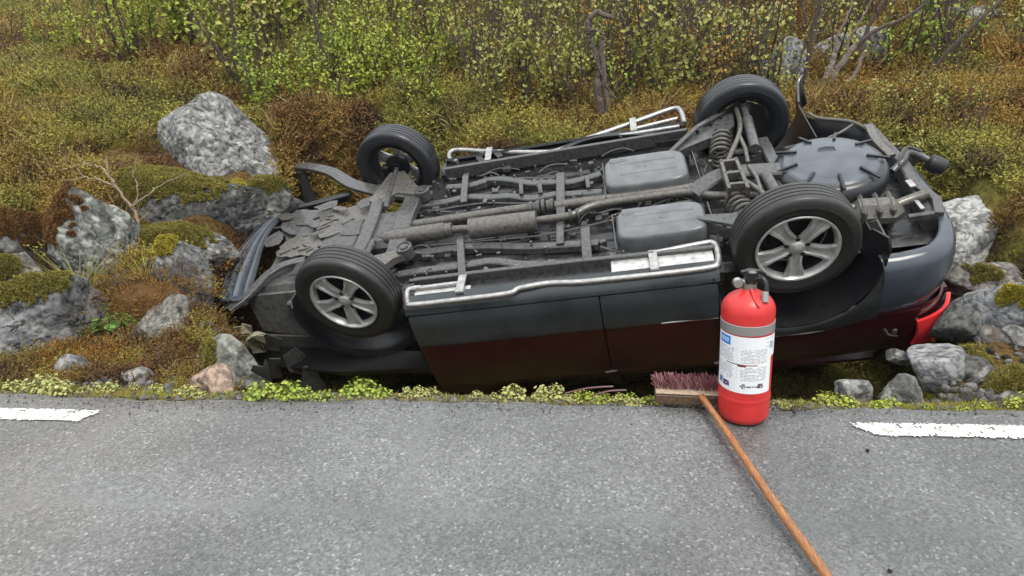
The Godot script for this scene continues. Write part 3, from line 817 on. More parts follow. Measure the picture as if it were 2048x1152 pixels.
func build_deadwood() -> void:
	# twisted snag behind the far side of the car
	var o := thing("dead_snag", "twisted dead grey-brown tree trunk with a hooked top behind the car", "dead tree", Vector3(0.22, land(0.22, -3.7) - 0.05, -3.7))
	o.scale = Vector3.ONE * 0.72
	var s := Soup.new()
	bent([Vector3(0, -0.1, 0), Vector3(0.02, 0.25, 0), Vector3(-0.03, 0.5, 0.02), Vector3(0.0, 0.75, 0), Vector3(-0.10, 1.0, 0), Vector3(-0.14, 1.14, 0.02)], 0.062, 0.03, s, 1, 0.012)
	bent([Vector3(0.05, -0.1, 0), Vector3(0.10, 0.3, 0.03), Vector3(0.04, 0.6, 0.04), Vector3(0.02, 0.95, 0.03), Vector3(0.02, 1.1, 0.0)], 0.045, 0.024, s, 2, 0.012)
	part("trunk", s, M.bark_mid, o)
	s = Soup.new()
	bent([Vector3(-0.14, 1.14, 0.02), Vector3(-0.16, 1.24, 0.02), Vector3(-0.06, 1.36, 0.0), Vector3(0.04, 1.33, 0.02), Vector3(0.13, 1.29, 0.0)], 0.038, 0.028, s, 3, 0.01)
	bent([Vector3(-0.17, 1.16, 0.02), Vector3(-0.08, 1.17, 0.05), Vector3(0.04, 1.12, 0.05)], 0.022, 0.014, s, 4, 0.01)
	bent([Vector3(-0.12, 0.95, 0.02), Vector3(0.0, 0.72, 0.06), Vector3(0.10, 0.5, 0.06), Vector3(0.2, 0.38, 0.06)], 0.014, 0.01, s, 5, 0.008)
	bent([Vector3(0.1, 1.3, 0.0), Vector3(0.16, 1.42, 0.0), Vector3(0.14, 1.6, 0.0)], 0.012, 0.005, s, 6, 0.01)
	part("branch", s, M.bark_mid, o)
	# leaning dead birch with a long bare branch, upper right
	o = thing("dead_birch", "pale dead birch trunks leaning right with one long bare brown branch", "dead tree", Vector3(2.28, land(2.28, -4.2) - 0.02, -4.2))
	o.scale = Vector3.ONE * 0.78
	s = Soup.new()
	bent([Vector3(0.0, -0.1, 0), Vector3(0.06, 0.2, 0), Vector3(0.16, 0.45, 0), Vector3(0.30, 0.66, 0)], 0.05, 0.036, s, 11, 0.012)
	part("trunk", s, M.bark_pale, o)
	s = Soup.new()
	bent([Vector3(-0.06, -0.1, 0.02), Vector3(-0.02, 0.2, 0.03), Vector3(0.04, 0.42, 0.03), Vector3(0.07, 0.6, 0)], 0.05, 0.03, s, 12, 0.012)
	part("trunk", s, M.bark_pale, o)
	s = Soup.new()
	bent([Vector3(0.16, -0.1, 0.02), Vector3(0.22, 0.15, 0), Vector3(0.34, 0.36, 0.0), Vector3(0.4, 0.58, 0)], 0.03, 0.02, s, 13, 0.012)
	part("trunk", s, M.bark_pale, o)
	s = Soup.new()
	bent([Vector3(0.30, 0.66, 0), Vector3(0.5, 0.82, 0), Vector3(0.78, 0.93, -0.02), Vector3(0.98, 1.06, -0.04), Vector3(1.06, 1.18, -0.06)], 0.026, 0.012, s, 14, 0.006)
	part("branch", s, M.bark_dark, o)
	s = Soup.new()
	bent([Vector3(0.07, 0.6, 0), Vector3(0.10, 0.82, 0), Vector3(0.2, 1.1, 0), Vector3(0.18, 1.4, 0)], 0.018, 0.008, s, 15, 0.012)
	part("branch", s, M.bark_pale, o)
	s = Soup.new()
	bent([Vector3(0.2, 0.5, 0), Vector3(0.24, 0.8, 0.02), Vector3(0.36, 1.02, 0.02), Vector3(0.42, 1.3, 0.02)], 0.014, 0.006, s, 16, 0.012)
	part("branch", s, M.bark_pale, o)
	for q in [[3.3, -4.6, 1.0, 0.5, 26, "long bare brown stem leaning right on the mossy bank at the right"], [2.75, -4.9, 1.3, 0.35, 27, "long thin grey branch rising beside the pale angular rock"], [0.75, -4.3, 1.25, -0.05, 28, "thin dark bare stem between the snag and the raised wheel"], [-0.5, -4.2, 1.2, 0.05, 29, "dark many-branched stem left of the dead snag"], [1.19, -4.5, 1.5, 0.0, 21, "straight dark leafless stem standing left of the raised rear wheel"], [2.15, -4.35, 1.1, 0.04, 22, "slim dark bare stem standing just right of the raised rear wheel"], [-1.0, -4.6, 1.5, 0.06, 23, "grey knotty birch stem in the thicket behind the middle of the car"], [-2.55, -4.6, 1.3, -0.08, 24, "dark forked birch stem in the green thicket above the front wheel"], [-3.5, -4.5, 1.2, 0.10, 25, "dark slanting birch stem right above the large pale boulder"]]:
		var t := thing("bare_stem", q[5], "tree", Vector3(q[0], land(q[0], q[1]), q[1]))
		s = Soup.new()
		var h: float = q[2]
		bent([Vector3(0, -0.1, 0), Vector3(q[3] * 0.4, h * 0.35, 0), Vector3(q[3], h * 0.7, 0.02), Vector3(q[3] * 1.6, h, 0)], 0.024, 0.009, s, q[4], 0.012)
		part("trunk", s, M.bark_dark, t)
		s = Soup.new()
		var r := RandomNumberGenerator.new()
		r.seed = q[4]
		for i in 9:
			var y := h * r.randf_range(0.3, 0.95)
			var p := Vector3(q[3] * 1.5 * y / h, y, 0)
			var d := Vector3(r.randf_range(-1, 1), r.randf_range(0.4, 1.0), r.randf_range(-0.7, 0.7)).normalized() * r.randf_range(0.15, 0.4)
			bent([p, p + d * 0.5 + rnd(r, 0.03), p + d + Vector3(0, 0.05, 0)], 0.007, 0.002, s, i, 0.012, 5)
		part("branch", s, M.bark_dark, t)
	# pale branching twig on the left bank
	o = thing("dead_twig", "pale dead branching twig on the bank left of the large boulder", "branch", Vector3(-3.05, land(-3.05, -1.9) - 0.05, -1.9))
	s = Soup.new()
	bent([Vector3(0.02, -0.14, 0.1), Vector3(0.03, 0.1, 0.06), Vector3(0.0, 0.22, 0.03), Vector3(-0.09, 0.35, 0.0), Vector3(-0.14, 0.45, 0.0), Vector3(-0.15, 0.60, -0.02)], 0.014, 0.006, s, 31, 0.006)
	part("stem", s, M.twig_straw, o)
	s = Soup.new()
	bent([Vector3(-0.09, 0.36, 0), Vector3(-0.2, 0.40, -0.05), Vector3(-0.4, 0.44, -0.1), Vector3(-0.62, 0.42, -0.1)], 0.008, 0.004, s, 32, 0.01, 5)
	bent([Vector3(-0.12, 0.42, 0), Vector3(-0.25, 0.50, -0.1), Vector3(-0.42, 0.52, -0.2), Vector3(-0.5, 0.57, -0.2)], 0.007, 0.003, s, 33, 0.01, 5)
	bent([Vector3(-0.02, 0.25, 0.03), Vector3(0.10, 0.33, 0.0), Vector3(0.2, 0.40, -0.06), Vector3(0.36, 0.46, -0.1)], 0.008, 0.003, s, 34, 0.008, 5)
	bent([Vector3(0.0, 0.24, 0.03), Vector3(0.04, 0.36, 0.0), Vector3(0.02, 0.48, -0.03), Vector3(0.06, 0.62, -0.06)], 0.006, 0.002, s, 35, 0.01, 5)
	bent([Vector3(-0.4, 0.44, -0.1), Vector3(-0.48, 0.52, -0.12), Vector3(-0.52, 0.6, -0.1)], 0.004, 0.002, s, 36, 0.008, 5)
	part("branch", s, M.twig_straw, o)
	for q in [["fallen pale twig lying on the heath at the left edge", Vector3(-3.9, 0.0, -2.1), 0.5, 41, 12.0], ["thin straw-coloured stick lying on stones at the right edge", Vector3(2.2, 0.0, -0.62), 0.45, 42, -10.0], ["short pale stick leaning on the grey-green boulder", Vector3(-2.95, 0.0, -1.25), 0.4, 43, 60.0], ["thin twig in the moss under the whitish slab", Vector3(2.62, 0.0, -1.35), 0.3, 44, 70.0]]:
		s = Soup.new()
		var L: float = q[2]
		var e := deg_to_rad(q[4])
		bent([Vector3.ZERO, Vector3(cos(e), sin(e) * 0.9, 0.02) * L * 0.4, Vector3(cos(e), sin(e), 0) * L * 0.7, Vector3(cos(e) , sin(e) * 0.95, -0.05) * L], 0.006, 0.003, s, q[3], 0.008, 5)
		bent([Vector3(cos(e), sin(e) * 0.9, 0.02) * L * 0.4, Vector3(cos(e) * 0.8, sin(e) + 0.3, 0.1) * L * 0.6], 0.004, 0.002, s, q[3] + 9, 0.006, 5)
		var t := part("fallen_twig", s, M.twig_straw, self)
		var p: Vector3 = q[1]
		t.position = Vector3(p.x, land(p.x, p.z) + 0.04, p.z)
		tag(t, q[0], "twig")

# ---- ground cover (uncountable) ----
func tuft_mesh(sd: int, blades: int, h: float, w: float, lean: float, rad: float) -> ArrayMesh:
	var r := RandomNumberGenerator.new()
	r.seed = sd
	var s := Soup.new()
	for i in blades:
		var a := r.randf() * TAU
		var q := sqrt(r.randf()) * rad
		var p := Vector3(cos(a) * q, -0.01, sin(a) * q)
		var d := (Vector3(cos(a), 0, sin(a)) * lean * r.randf_range(0.2, 1.2) * (q / rad + 0.2) + Vector3.UP + rnd(r, 0.3)).normalized()
		var side := d.cross(rnd(r, 1.0)).normalized() * w
		var hh := h * r.randf_range(0.5, 1.15) * (1.0 - 0.45 * q / rad)
		var b := r.randf_range(0.78, 1.2)
		s.col = Color(b, b * r.randf_range(0.96, 1.04), b)
		var bend := rnd(r, hh * 0.25)
		s.tri(p - side, p + side, p + d * hh * 0.6 + bend * 0.3 + side * 0.5)
		s.tri(p - side, p + d * hh * 0.6 + bend * 0.3 + side * 0.5, p + d * hh + bend)
	return commit(s, M.tuft, 0.0)

func sprig_mesh(sd: int, stems: int, h: float) -> ArrayMesh:   # heather: wiry stems with tiny leaves
	var r := RandomNumberGenerator.new()
	r.seed = sd
	var s := Soup.new()
	for i in stems:
		var a := r.randf() * TAU
		var d := (Vector3(cos(a), 0, sin(a)) * r.randf_range(0.2, 1.1) + Vector3.UP).normalized()
		var p := Vector3(cos(a), 0, sin(a)) * 0.01
		var L := h * r.randf_range(0.6, 1.1)
		for k in 7:
			d = (d + rnd(r, 0.2)).normalized()
			var q := p + d * L / 7
			var side := d.cross(Vector3(r.randfn(), r.randfn(), r.randfn())).normalized()
			s.col = Color(0.55, 0.45, 0.42)
			s.tri(p - side * 0.0012, p + side * 0.0012, q)
			for m in 3:
				var b := r.randf_range(0.8, 1.2)
				s.col = Color(b, b, b)
				var ld := (d + rnd(r, 1.1)).normalized()
				leaf(s, q, ld, ld.cross(side).normalized(), r.randf_range(0.010, 0.017), 0.0035)
			p = q
	return commit(s, M.tuft, 0.0)

func scatter(called: String, label: String, mesh: ArrayMesh, spots: Array, cat: String) -> void:
	var mm := MultiMesh.new()
	mm.transform_format = MultiMesh.TRANSFORM_3D
	mm.use_colors = true
	mm.mesh = mesh
	mm.instance_count = spots.size()
	for i in spots.size():
		mm.set_instance_transform(i, spots[i][0])
		mm.set_instance_color(i, spots[i][1])
	var o := MultiMeshInstance3D.new()
	o.multimesh = mm
	put(o, called, self)
	o.set_meta("kind", "stuff")
	tag(o, label, cat)

func build_cover() -> void:
	var r := RandomNumberGenerator.new()
	r.seed = 5
	var lists := [[], [], [], [], []]
	var total := 0
	for i in 150000:
		var s := pow(r.randf(), 1.7) * 13.0
		var x := r.randf_range(-1.0, 1.0) * (3.6 + s * 0.72) - 0.2 - s * 0.03
		var z := -s
		if s < 0.03: continue
		if s < 2.9 and x > -1.5 and x < 1.3 and s > 0.14: continue
		var scree := x > 1.15 and s < 1.9 and s > 0.1
		if scree and r.randf() < 0.3: continue
		if blocked(x, z): continue
		var y := land(x, z)
		var c := heath(x, z)
		var v := r.randf_range(0.86, 1.14)
		c = Color(c.r * v * r.randf_range(0.95, 1.05), c.g * v, c.b * v)
		var up := Vector3(land(x - 0.06, z) - land(x + 0.06, z), 0.17, land(x, z - 0.06) - land(x, z + 0.06)).normalized()
		var tilt := Basis(Quaternion(Vector3.UP, (up + Vector3(0, 0.6, 0) + rnd(r, 0.25)).normalized()))
		var far := 1.0 + 0.09 * s
		var b := tilt * Basis(Vector3.UP, r.randf() * TAU) * Basis.from_scale(Vector3.ONE * r.randf_range(0.7, 1.4) * far)
		var f := tint3.get_noise_2d(x + 11.0, z)
		var bed := x < -1.75 and s < 1.5 and s > 0.22
		if bed and r.randf() < 0.12: continue
		var edge := s < 0.30 or scree or bed
		if edge:
			b = b * Basis.from_scale(Vector3.ONE * 0.62)
			c = Color(0.30, 0.30, 0.055).lerp(Color(0.33, 0.26, 0.09), smoothstep(-0.3, 0.4, f)) * v * (0.62 if scree and s > 0.25 else 1.0)
			if bed: c = heath(x, z) * v * 0.8
			c.a = 1.0
		var k := 0
		if bed and r.randf() < 0.28: k = 2 if r.randf() < 0.6 else 3
		if not edge:
			var w := r.randf() + 0.5 * f
			k = 1 if w > 0.28 else 2 if w > 0.08 else 3
			if r.randf() < 0.02: k = 4
		lists[k].append([Transform3D(b, Vector3(x, y - 0.01, z)), c])
	scatter("roadside_moss", "yellow-green moss and short grass along the asphalt edge", tuft_mesh(1, 30, 0.05, 0.0035, 0.9, 0.035), lists[0], "moss")
	scatter("moss_carpet", "ochre and yellow moss carpet covering the bank", tuft_mesh(2, 46, 0.06, 0.0035, 0.7, 0.06), lists[1], "moss")
	scatter("heather", "rust-brown heather covering the slope", sprig_mesh(3, 9, 0.13), lists[2], "heather")
	scatter("crowberry_mat", "olive crowberry mat creeping over the slope", sprig_mesh(4, 12, 0.09), lists[3], "ground cover")
	scatter("dry_grass", "tufts of dry straw-coloured grass on the slope", tuft_mesh(5, 22, 0.22, 0.0022, 1.0, 0.04), lists[4].map(func(q): return [q[0], (q[1] as Color).lerp(Color(0.36, 0.29, 0.13), 0.7)]), "grass")

func round_leaf(s: Soup, c: Vector3, n: Vector3, rad: float, r: RandomNumberGenerator) -> void:   # cupped, lobed leaf
	var e := n.cross(Vector3(r.randfn(), r.randfn(), r.randfn())).normalized()
	var f := n.cross(e)
	var ring := []
	for k in 14:
		var a := TAU * k / 14.0
		var q := rad * (1.0 if k % 2 == 0 else 0.80)
		ring.append(c + (e * cos(a) + f * sin(a)) * q + n * q * 0.25)
	for k in 14: s.tri(c, ring[k], ring[(k + 1) % 14])

func weed_mesh(sd: int, leaves: int, rad: float, h: float, lsize: float) -> ArrayMesh:
	var r := RandomNumberGenerator.new()
	r.seed = sd
	var s := Soup.new()
	for i in leaves:
		var a := r.randf() * TAU
		var q := sqrt(r.randf()) * rad
		var top := Vector3(cos(a) * q, h * r.randf_range(0.35, 1.0) * (1.0 - 0.4 * q / rad), sin(a) * q)
		s.col = Color(0.7, 0.75, 0.6)
		tube(s, [Vector3(cos(a), 0, sin(a)) * q * 0.3 - Vector3(0, 0.03, 0), top * 0.6 + Vector3(0, 0.005, 0), top], 0.0013, 0.0009, 3, false)
		var b := r.randf_range(0.5, 1.3)
		s.col = Color(b * r.randf_range(0.85, 1.15), b, b)
		round_leaf(s, top, (Vector3(cos(a) * 0.5, 1.0, sin(a) * 0.5) + rnd(r, 0.5)).normalized(), lsize * r.randf_range(0.6, 1.2), r)
	return commit(s, M.leaf, 50.0)

func build_weeds() -> void:
	var shapes := [weed_mesh(1, 90, 0.095, 0.13, 0.0125), weed_mesh(2, 70, 0.08, 0.10, 0.011), weed_mesh(3, 110, 0.12, 0.11, 0.012), weed_mesh(4, 48, 0.055, 0.13, 0.010)]
	var r := RandomNumberGenerator.new()
	r.seed = 9
	# x0, x1, count, leaf, place, size
	var runs := [
		[-2.75, -1.98, 11, "leaf_pale", "along the asphalt at the left edge", 0.95], [-1.95, -1.5, 6, "leaf_pale", "beside the pink stone", 0.75],
		[-1.46, -0.78, 10, "leaf_green", "below the near front wheel", 0.85], [-0.72, -0.60, 2, "leaf_pale", "below the front door of the car", 0.8], [-0.45, 0.28, 9, "leaf_pale", "below the middle of the car", 0.72],
		[0.02, 0.34, 5, "leaf_lime", "left of the broom", 0.6], [0.72, 1.04, 4, "leaf_olive", "right of the extinguisher", 0.5], [1.02, 1.12, 2, "leaf_lime", "near the right road marking's tip", 0.9],
		[1.14, 2.25, 11, "leaf_lime", "behind the right road marking", 0.62],
	]
	var words := {"leaf_lime": "lime green", "leaf_green": "fresh green", "leaf_pale": "pale yellow-green", "leaf_olive": "olive"}
	var ordinal := ["leftmost", "second", "third", "fourth", "fifth", "sixth", "seventh", "eighth", "ninth", "tenth", "eleventh", "twelfth", "thirteenth", "fourteenth", "fifteenth"]
	for g in runs:
		for i in g[2]:
			var x := lerpf(g[0], g[1], (i + r.randf_range(0.2, 0.8)) / g[2])
			var z := -r.randf_range(0.05, 0.16)
			var o := MeshInstance3D.new()
			o.mesh = shapes[r.randi() % 4]
			o.material_override = M[g[3]]
			put(o, "roadside_weed", self)
			var sc: float = g[5] * r.randf_range(0.38, 0.92)
			o.transform = Transform3D(Basis(Vector3.UP, r.randf() * TAU).scaled(Vector3.ONE * sc), Vector3(x, land(x, z) - 0.005, z))
			tag(o, "%s round-leaved weed %s, %s from the left there" % [words[g[3]], g[4], ordinal[i]], "weed", "weeds " + g[4])
	# green fern-like plant and grass at the lower left
	var o := MeshInstance3D.new()
	o.mesh = weed_mesh(7, 40, 0.10, 0.10, 0.017)
	o.material_override = M.leaf_deep
	put(o, "green_plant", self)
	o.position = Vector3(-2.56, land(-2.56, -0.82) + 0.02, -0.82)
	tag(o, "deep green leafy plant under the rust heather mound", "plant")
	for q in [[-2.95, -1.1, 0.42, "wispy yellow-green grass tuft in front of the grey-green boulder"], [-2.62, -1.25, 0.3, "thin grass tuft on the rust heather mound"]]:
		var s := Soup.new()
		for i in 70:
			var a := r.randf() * TAU
			var d := Vector3(cos(a) * 0.5, 1.0, sin(a) * 0.4)
			var L: float = q[2] * r.randf_range(0.5, 1.1)
			var b := r.randf_range(0.6, 1.2)
			s.col = Color(0.24 * b, 0.22 * b, 0.07 * b)
			var p := Vector3(cos(a), 0, sin(a)) * 0.03
			var side := Vector3(-sin(a), 0, cos(a)) * 0.002
			var m1 := p + d * L * 0.5
			var tip := p + Vector3(d.x * 1.7, 0.85, d.z * 1.7) * L
			s.quad(p - side, p + side, m1 + side, m1 - side)
			s.tri(m1 - side, m1 + side, tip)
		var t := part("grass_tuft", s, M.tuft, self, 0.0)
		t.position = Vector3(q[0], land(q[0], q[1]), q[1])
		tag(t, q[3], "grass")
	# heather mounds that stand out singly
	for q in [[-2.52, -1.10, Vector3(0.34, 0.20, 0.26), Color(0.21, 0.105, 0.036), "round rust-orange heather mound between the left boulders"], [-2.55, -0.52, Vector3(0.25, 0.09, 0.16), Color(0.24, 0.10, 0.028), "flat bright rust moss patch beside the bluish stone"], [-0.15, -3.55, Vector3(0.36, 0.14, 0.25), Color(0.24, 0.115, 0.03), "tawny grass hummock right behind the far side step"], [-2.2, -3.3, Vector3(0.55, 0.16, 0.3), Color(0.21, 0.10, 0.03), "rusty heather hummock right of the large pale boulder"]]:
		var s := Soup.new()
		var rad: Vector3 = q[2]
		for i in 4200:
			var d := Vector3(r.randfn(), absf(r.randfn()), r.randfn()).normalized()
			var p := d * rad * r.randf_range(0.78, 1.0) * (1.0 + 1.1 * hum.get_noise_3dv(d * 1.6 + Vector3(q[0], 0, 3)))
			var n := (d / rad).normalized()
			var tip := p + (n + rnd(r, 1.0) + Vector3(0, 0.2, 0)).normalized() * r.randf_range(0.012, 0.032)
			var side := n.cross(rnd(r, 1.0)).normalized() * 0.0028
			var b := r.randf_range(0.55, 1.35)
			s.col = Color(q[3].r * b, q[3].g * b * r.randf_range(0.85, 1.45), q[3].b * b)
			s.tri(p - side, p + side, tip)
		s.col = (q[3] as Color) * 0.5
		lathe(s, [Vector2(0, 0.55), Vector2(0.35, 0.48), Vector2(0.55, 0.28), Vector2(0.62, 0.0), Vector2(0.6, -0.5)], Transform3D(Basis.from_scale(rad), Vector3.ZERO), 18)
		var t := part("heather_mound", s, M.tuft, self, 0.0)
		t.position = Vector3(q[0], land(q[0], q[1]) + rad.y * 0.08, q[1])
		tag(t, q[4], "heather")

func build_gravel() -> void:   # loose chips and pebbles among the moss, too many to count
	var r := RandomNumberGenerator.new()
	r.seed = 88
	var spots := []
	for i in 5200:
		var x := r.randf_range(-3.9, 2.9)
		var s := 0.02 + pow(r.randf(), 2.0) * 1.5
		if x > -1.6 and x < 1.2: s = r.randf_range(0.0, 0.16)
		var k := r.randf_range(0.004, 0.012) if s < 0.2 else r.randf_range(0.006, 0.030)
		var b := Basis.from_euler(rnd(r, PI)) * Basis.from_scale(Vector3(k * 1.3, k * 0.8, k))
		var g := r.randf_range(0.05, 0.30)
		spots.append([Transform3D(b, Vector3(x, land(x, -s) + k * 0.3, -s)), Color(g * 1.03, g, g * 0.94)])
	for i in 600:   # grit on the last centimetres of asphalt
		var x := r.randf_range(-3.4, 3.2)
		var k := r.randf_range(0.0015, 0.005)
		var z := edge_z(x) + 0.02 + absf(r.randfn()) * 0.05
		var g := r.randf_range(0.12, 0.3)
		spots.append([Transform3D(Basis.from_euler(rnd(r, PI)) * Basis.from_scale(Vector3(k * 1.3, k, k)), Vector3(x, 0.001, z)), Color(g, g, g * 0.95)])
	var m := rock_soup(Vector3.ONE, 401, 10, 0.1, 4, Color(0.8, 0.8, 0.8), Color(1, 1, 1), 0.0)
	scatter("gravel", "loose grey gravel and grit along the road edge and among the rocks", commit(m, M.rock, 30.0), spots, "gravel")
# ---- the overturned car: x forward, y up as it stands on its wheels, z to its right; y = 0 at the hubs ----
const SIDE := [[0.04, 0.78], [0.09, 0.862], [0.13, 0.888], [0.2, 0.905], [0.37, 0.915], [0.6, 0.905], [0.8, 0.87], [1.0, 0.76], [1.26, 0.60]]

func flank(x: float, y: float, sg: float) -> Vector3:
	var z := table(y, SIDE) + 0.009 * hum.get_noise_2d(x * 2.4, y * 2.8 + 7.0) * smoothstep(0.12, 0.3, y) - 0.05 * smoothstep(1.5, 2.3, absf(x)) - 0.10 * smoothstep(2.0, 2.3, absf(x))
	return Vector3(x, y, z * sg)

func side_panel(called: String, x0: float, x1: float, lo: Callable, hi: Callable, sg: float, m: Material, parent: Node3D, proud := 0.0, nx := 14, ny := 8) -> MeshInstance3D:
	var s := Soup.new()
	var rows := []
	for i in nx + 1:
		var x := lerpf(x0, x1, float(i) / nx)
		var r := []
		for k in ny + 1:
			var p := flank(x, lerpf(lo.call(x), hi.call(x), float(k) / ny), sg)
			p.z += proud * sg
			if (k == 0 or k == ny or i == 0 or i == nx): p.z -= 0.004 * sg
			r.append(p)
		rows.append(r)
	if sg > 0: rows.reverse()
	sheet(s, rows, 0.018)
	return part(called, s, m, parent)

func wheel(car: Node3D, x: float, sg: float, steer: float, m: String) -> Node3D:
	var o := Node3D.new()
	put(o, "wheel", car)
	o.position = Vector3(x, 0.085 if x < 0 and sg < 0 else 0.0, 0.765 * sg)
	# local y points outward
	o.basis = Basis(Vector3.UP, steer) * (Basis(Vector3(1, 0, 0), PI / 2) if sg > 0 else Basis(Vector3(1, 0, 0), -PI / 2))
	var prof := [Vector2(0.213, -0.080), Vector2(0.222, -0.092), Vector2(0.245, -0.104), Vector2(0.275, -0.111), Vector2(0.283, -0.113), Vector2(0.287, -0.111), Vector2(0.305, -0.109), Vector2(0.325, -0.103), Vector2(0.337, -0.094), Vector2(0.344, -0.082)]
	for g in [-0.052, -0.018, 0.018, 0.052]:
		prof.append_array([Vector2(0.3475, g - 0.0055), Vector2(0.347, g - 0.0045), Vector2(0.342, g - 0.003), Vector2(0.342, g + 0.003), Vector2(0.347, g + 0.0045), Vector2(0.3475, g + 0.0055)])
	var mirror := []
	for i in 10:
		var p: Vector2 = prof[9 - i]
		mirror.append(Vector2(p.x, -p.y))
	prof.append_array(mirror)
	var s := Soup.new()
	lathe(s, prof.map(func(p): return Vector2(0.213 + (p.x - 0.213) * 0.86, p.y * 0.86)), Transform3D.IDENTITY, 72)
	part("tyre", s, M[m], o, 35.0)
	s = Soup.new()
	lathe(s, [Vector2(0.192, 0.05), Vector2(0.188, 0.03), Vector2(0.182, 0.0), Vector2(0.185, -0.05), Vector2(0.200, -0.075), Vector2(0.212, -0.088), Vector2(0.219, -0.092), Vector2(0.213, -0.082)], Transform3D.IDENTITY, 64)
	part("rim_barrel", s, M.dark_steel, o, 32.0)
	s = Soup.new()
	lathe(s, [Vector2(0.214, 0.080), Vector2(0.220, 0.088), Vector2(0.217, 0.094), Vector2(0.208, 0.093), Vector2(0.202, 0.084), Vector2(0.197, 0.066), Vector2(0.193, 0.05)], Transform3D.IDENTITY, 64)
	part("rim", s, M.alloy, o, 32.0)
	for k in 5:
		s = Soup.new()
		var rows := []
		var across := [-1.0, -0.86, -0.55, -0.42, 0.0, 0.42, 0.55, 0.86, 1.0]
		var lift := [-0.024, 0.0, 0.0, -0.012, -0.015, -0.012, 0.0, 0.0, -0.024]
		for i in 9:
			var t := i / 8.0
			var rr := lerpf(0.030, 0.203, t)
			var w := 0.036 + 0.006 * smoothstep(0.3, 0.0, t) + 0.022 * smoothstep(0.45, 1.0, t)
			var y := 0.066 + 0.010 * sin(t * PI) * 1.0 + 0.014 * t
			var r := []
			for q in 9:
				r.append(Vector3(rr, y + lift[q] * (0.4 + 0.6 * sin(t * PI)), across[q] * w))
			rows.append(r)
		sheet(s, rows, 0.024)
		var sp := part("spoke", s, M.alloy, o, 50.0)
		sp.rotation.y = TAU * k / 5.0 + 0.30
		s = Soup.new()
		lathe(s, [Vector2(0.0, 0.070), Vector2(0.010, 0.070), Vector2(0.014, 0.066), Vector2(0.0145, 0.05)], Transform3D(Basis.IDENTITY, Vector3(0.058, 0.006, 0)), 8)
		sp = part("wheel_nut", s, M.black_plastic, o, 30.0)
		sp.rotation.y = TAU * (k + 0.5) / 5.0 + 0.30
	s = Soup.new()
	lathe(s, [Vector2(0.0, 0.088), Vector2(0.020, 0.087), Vector2(0.026, 0.082), Vector2(0.034, 0.080), Vector2(0.040, 0.074), Vector2(0.042, 0.06)], Transform3D.IDENTITY, 28)
	part("hub_cap", s, M.alloy, o)
	s = Soup.new()
	lathe(s, [Vector2(0.0, 0.0), Vector2(0.125, 0.0), Vector2(0.13, -0.004), Vector2(0.13, -0.022), Vector2(0.125, -0.026), Vector2(0.07, -0.026), Vector2(0.065, -0.05), Vector2(0.0, -0.052)], Transform3D.IDENTITY, 40)
	part("brake_disc", s, M.black_plastic, o).scale = Vector3(0.75, 1, 0.75) if x > 0 and sg < 0 else Vector3.ONE
	if x < 0 or sg > 0:
		s = Soup.new()
		lathe(s, [Vector2(0.0, -0.045), Vector2(0.165, -0.045), Vector2(0.178, -0.052), Vector2(0.178, -0.058), Vector2(0.10, -0.062), Vector2(0.08, -0.075), Vector2(0.0, -0.076)], Transform3D.IDENTITY, 36)
		part("backing_plate", s, M.black_plastic, o)
	s = Soup.new()
	rbox(s, Vector3(0.105, -0.02, 0.04), Vector3(0.07, 0.06, 0.12), 0.015)
	part("brake_caliper", s, M.black_plastic, o)
	return o

func wobble(pts: Array, sd: int, a: float) -> Array:
	var r := RandomNumberGenerator.new()
	r.seed = sd
	return pts.map(func(p): return p + rnd(r, a))

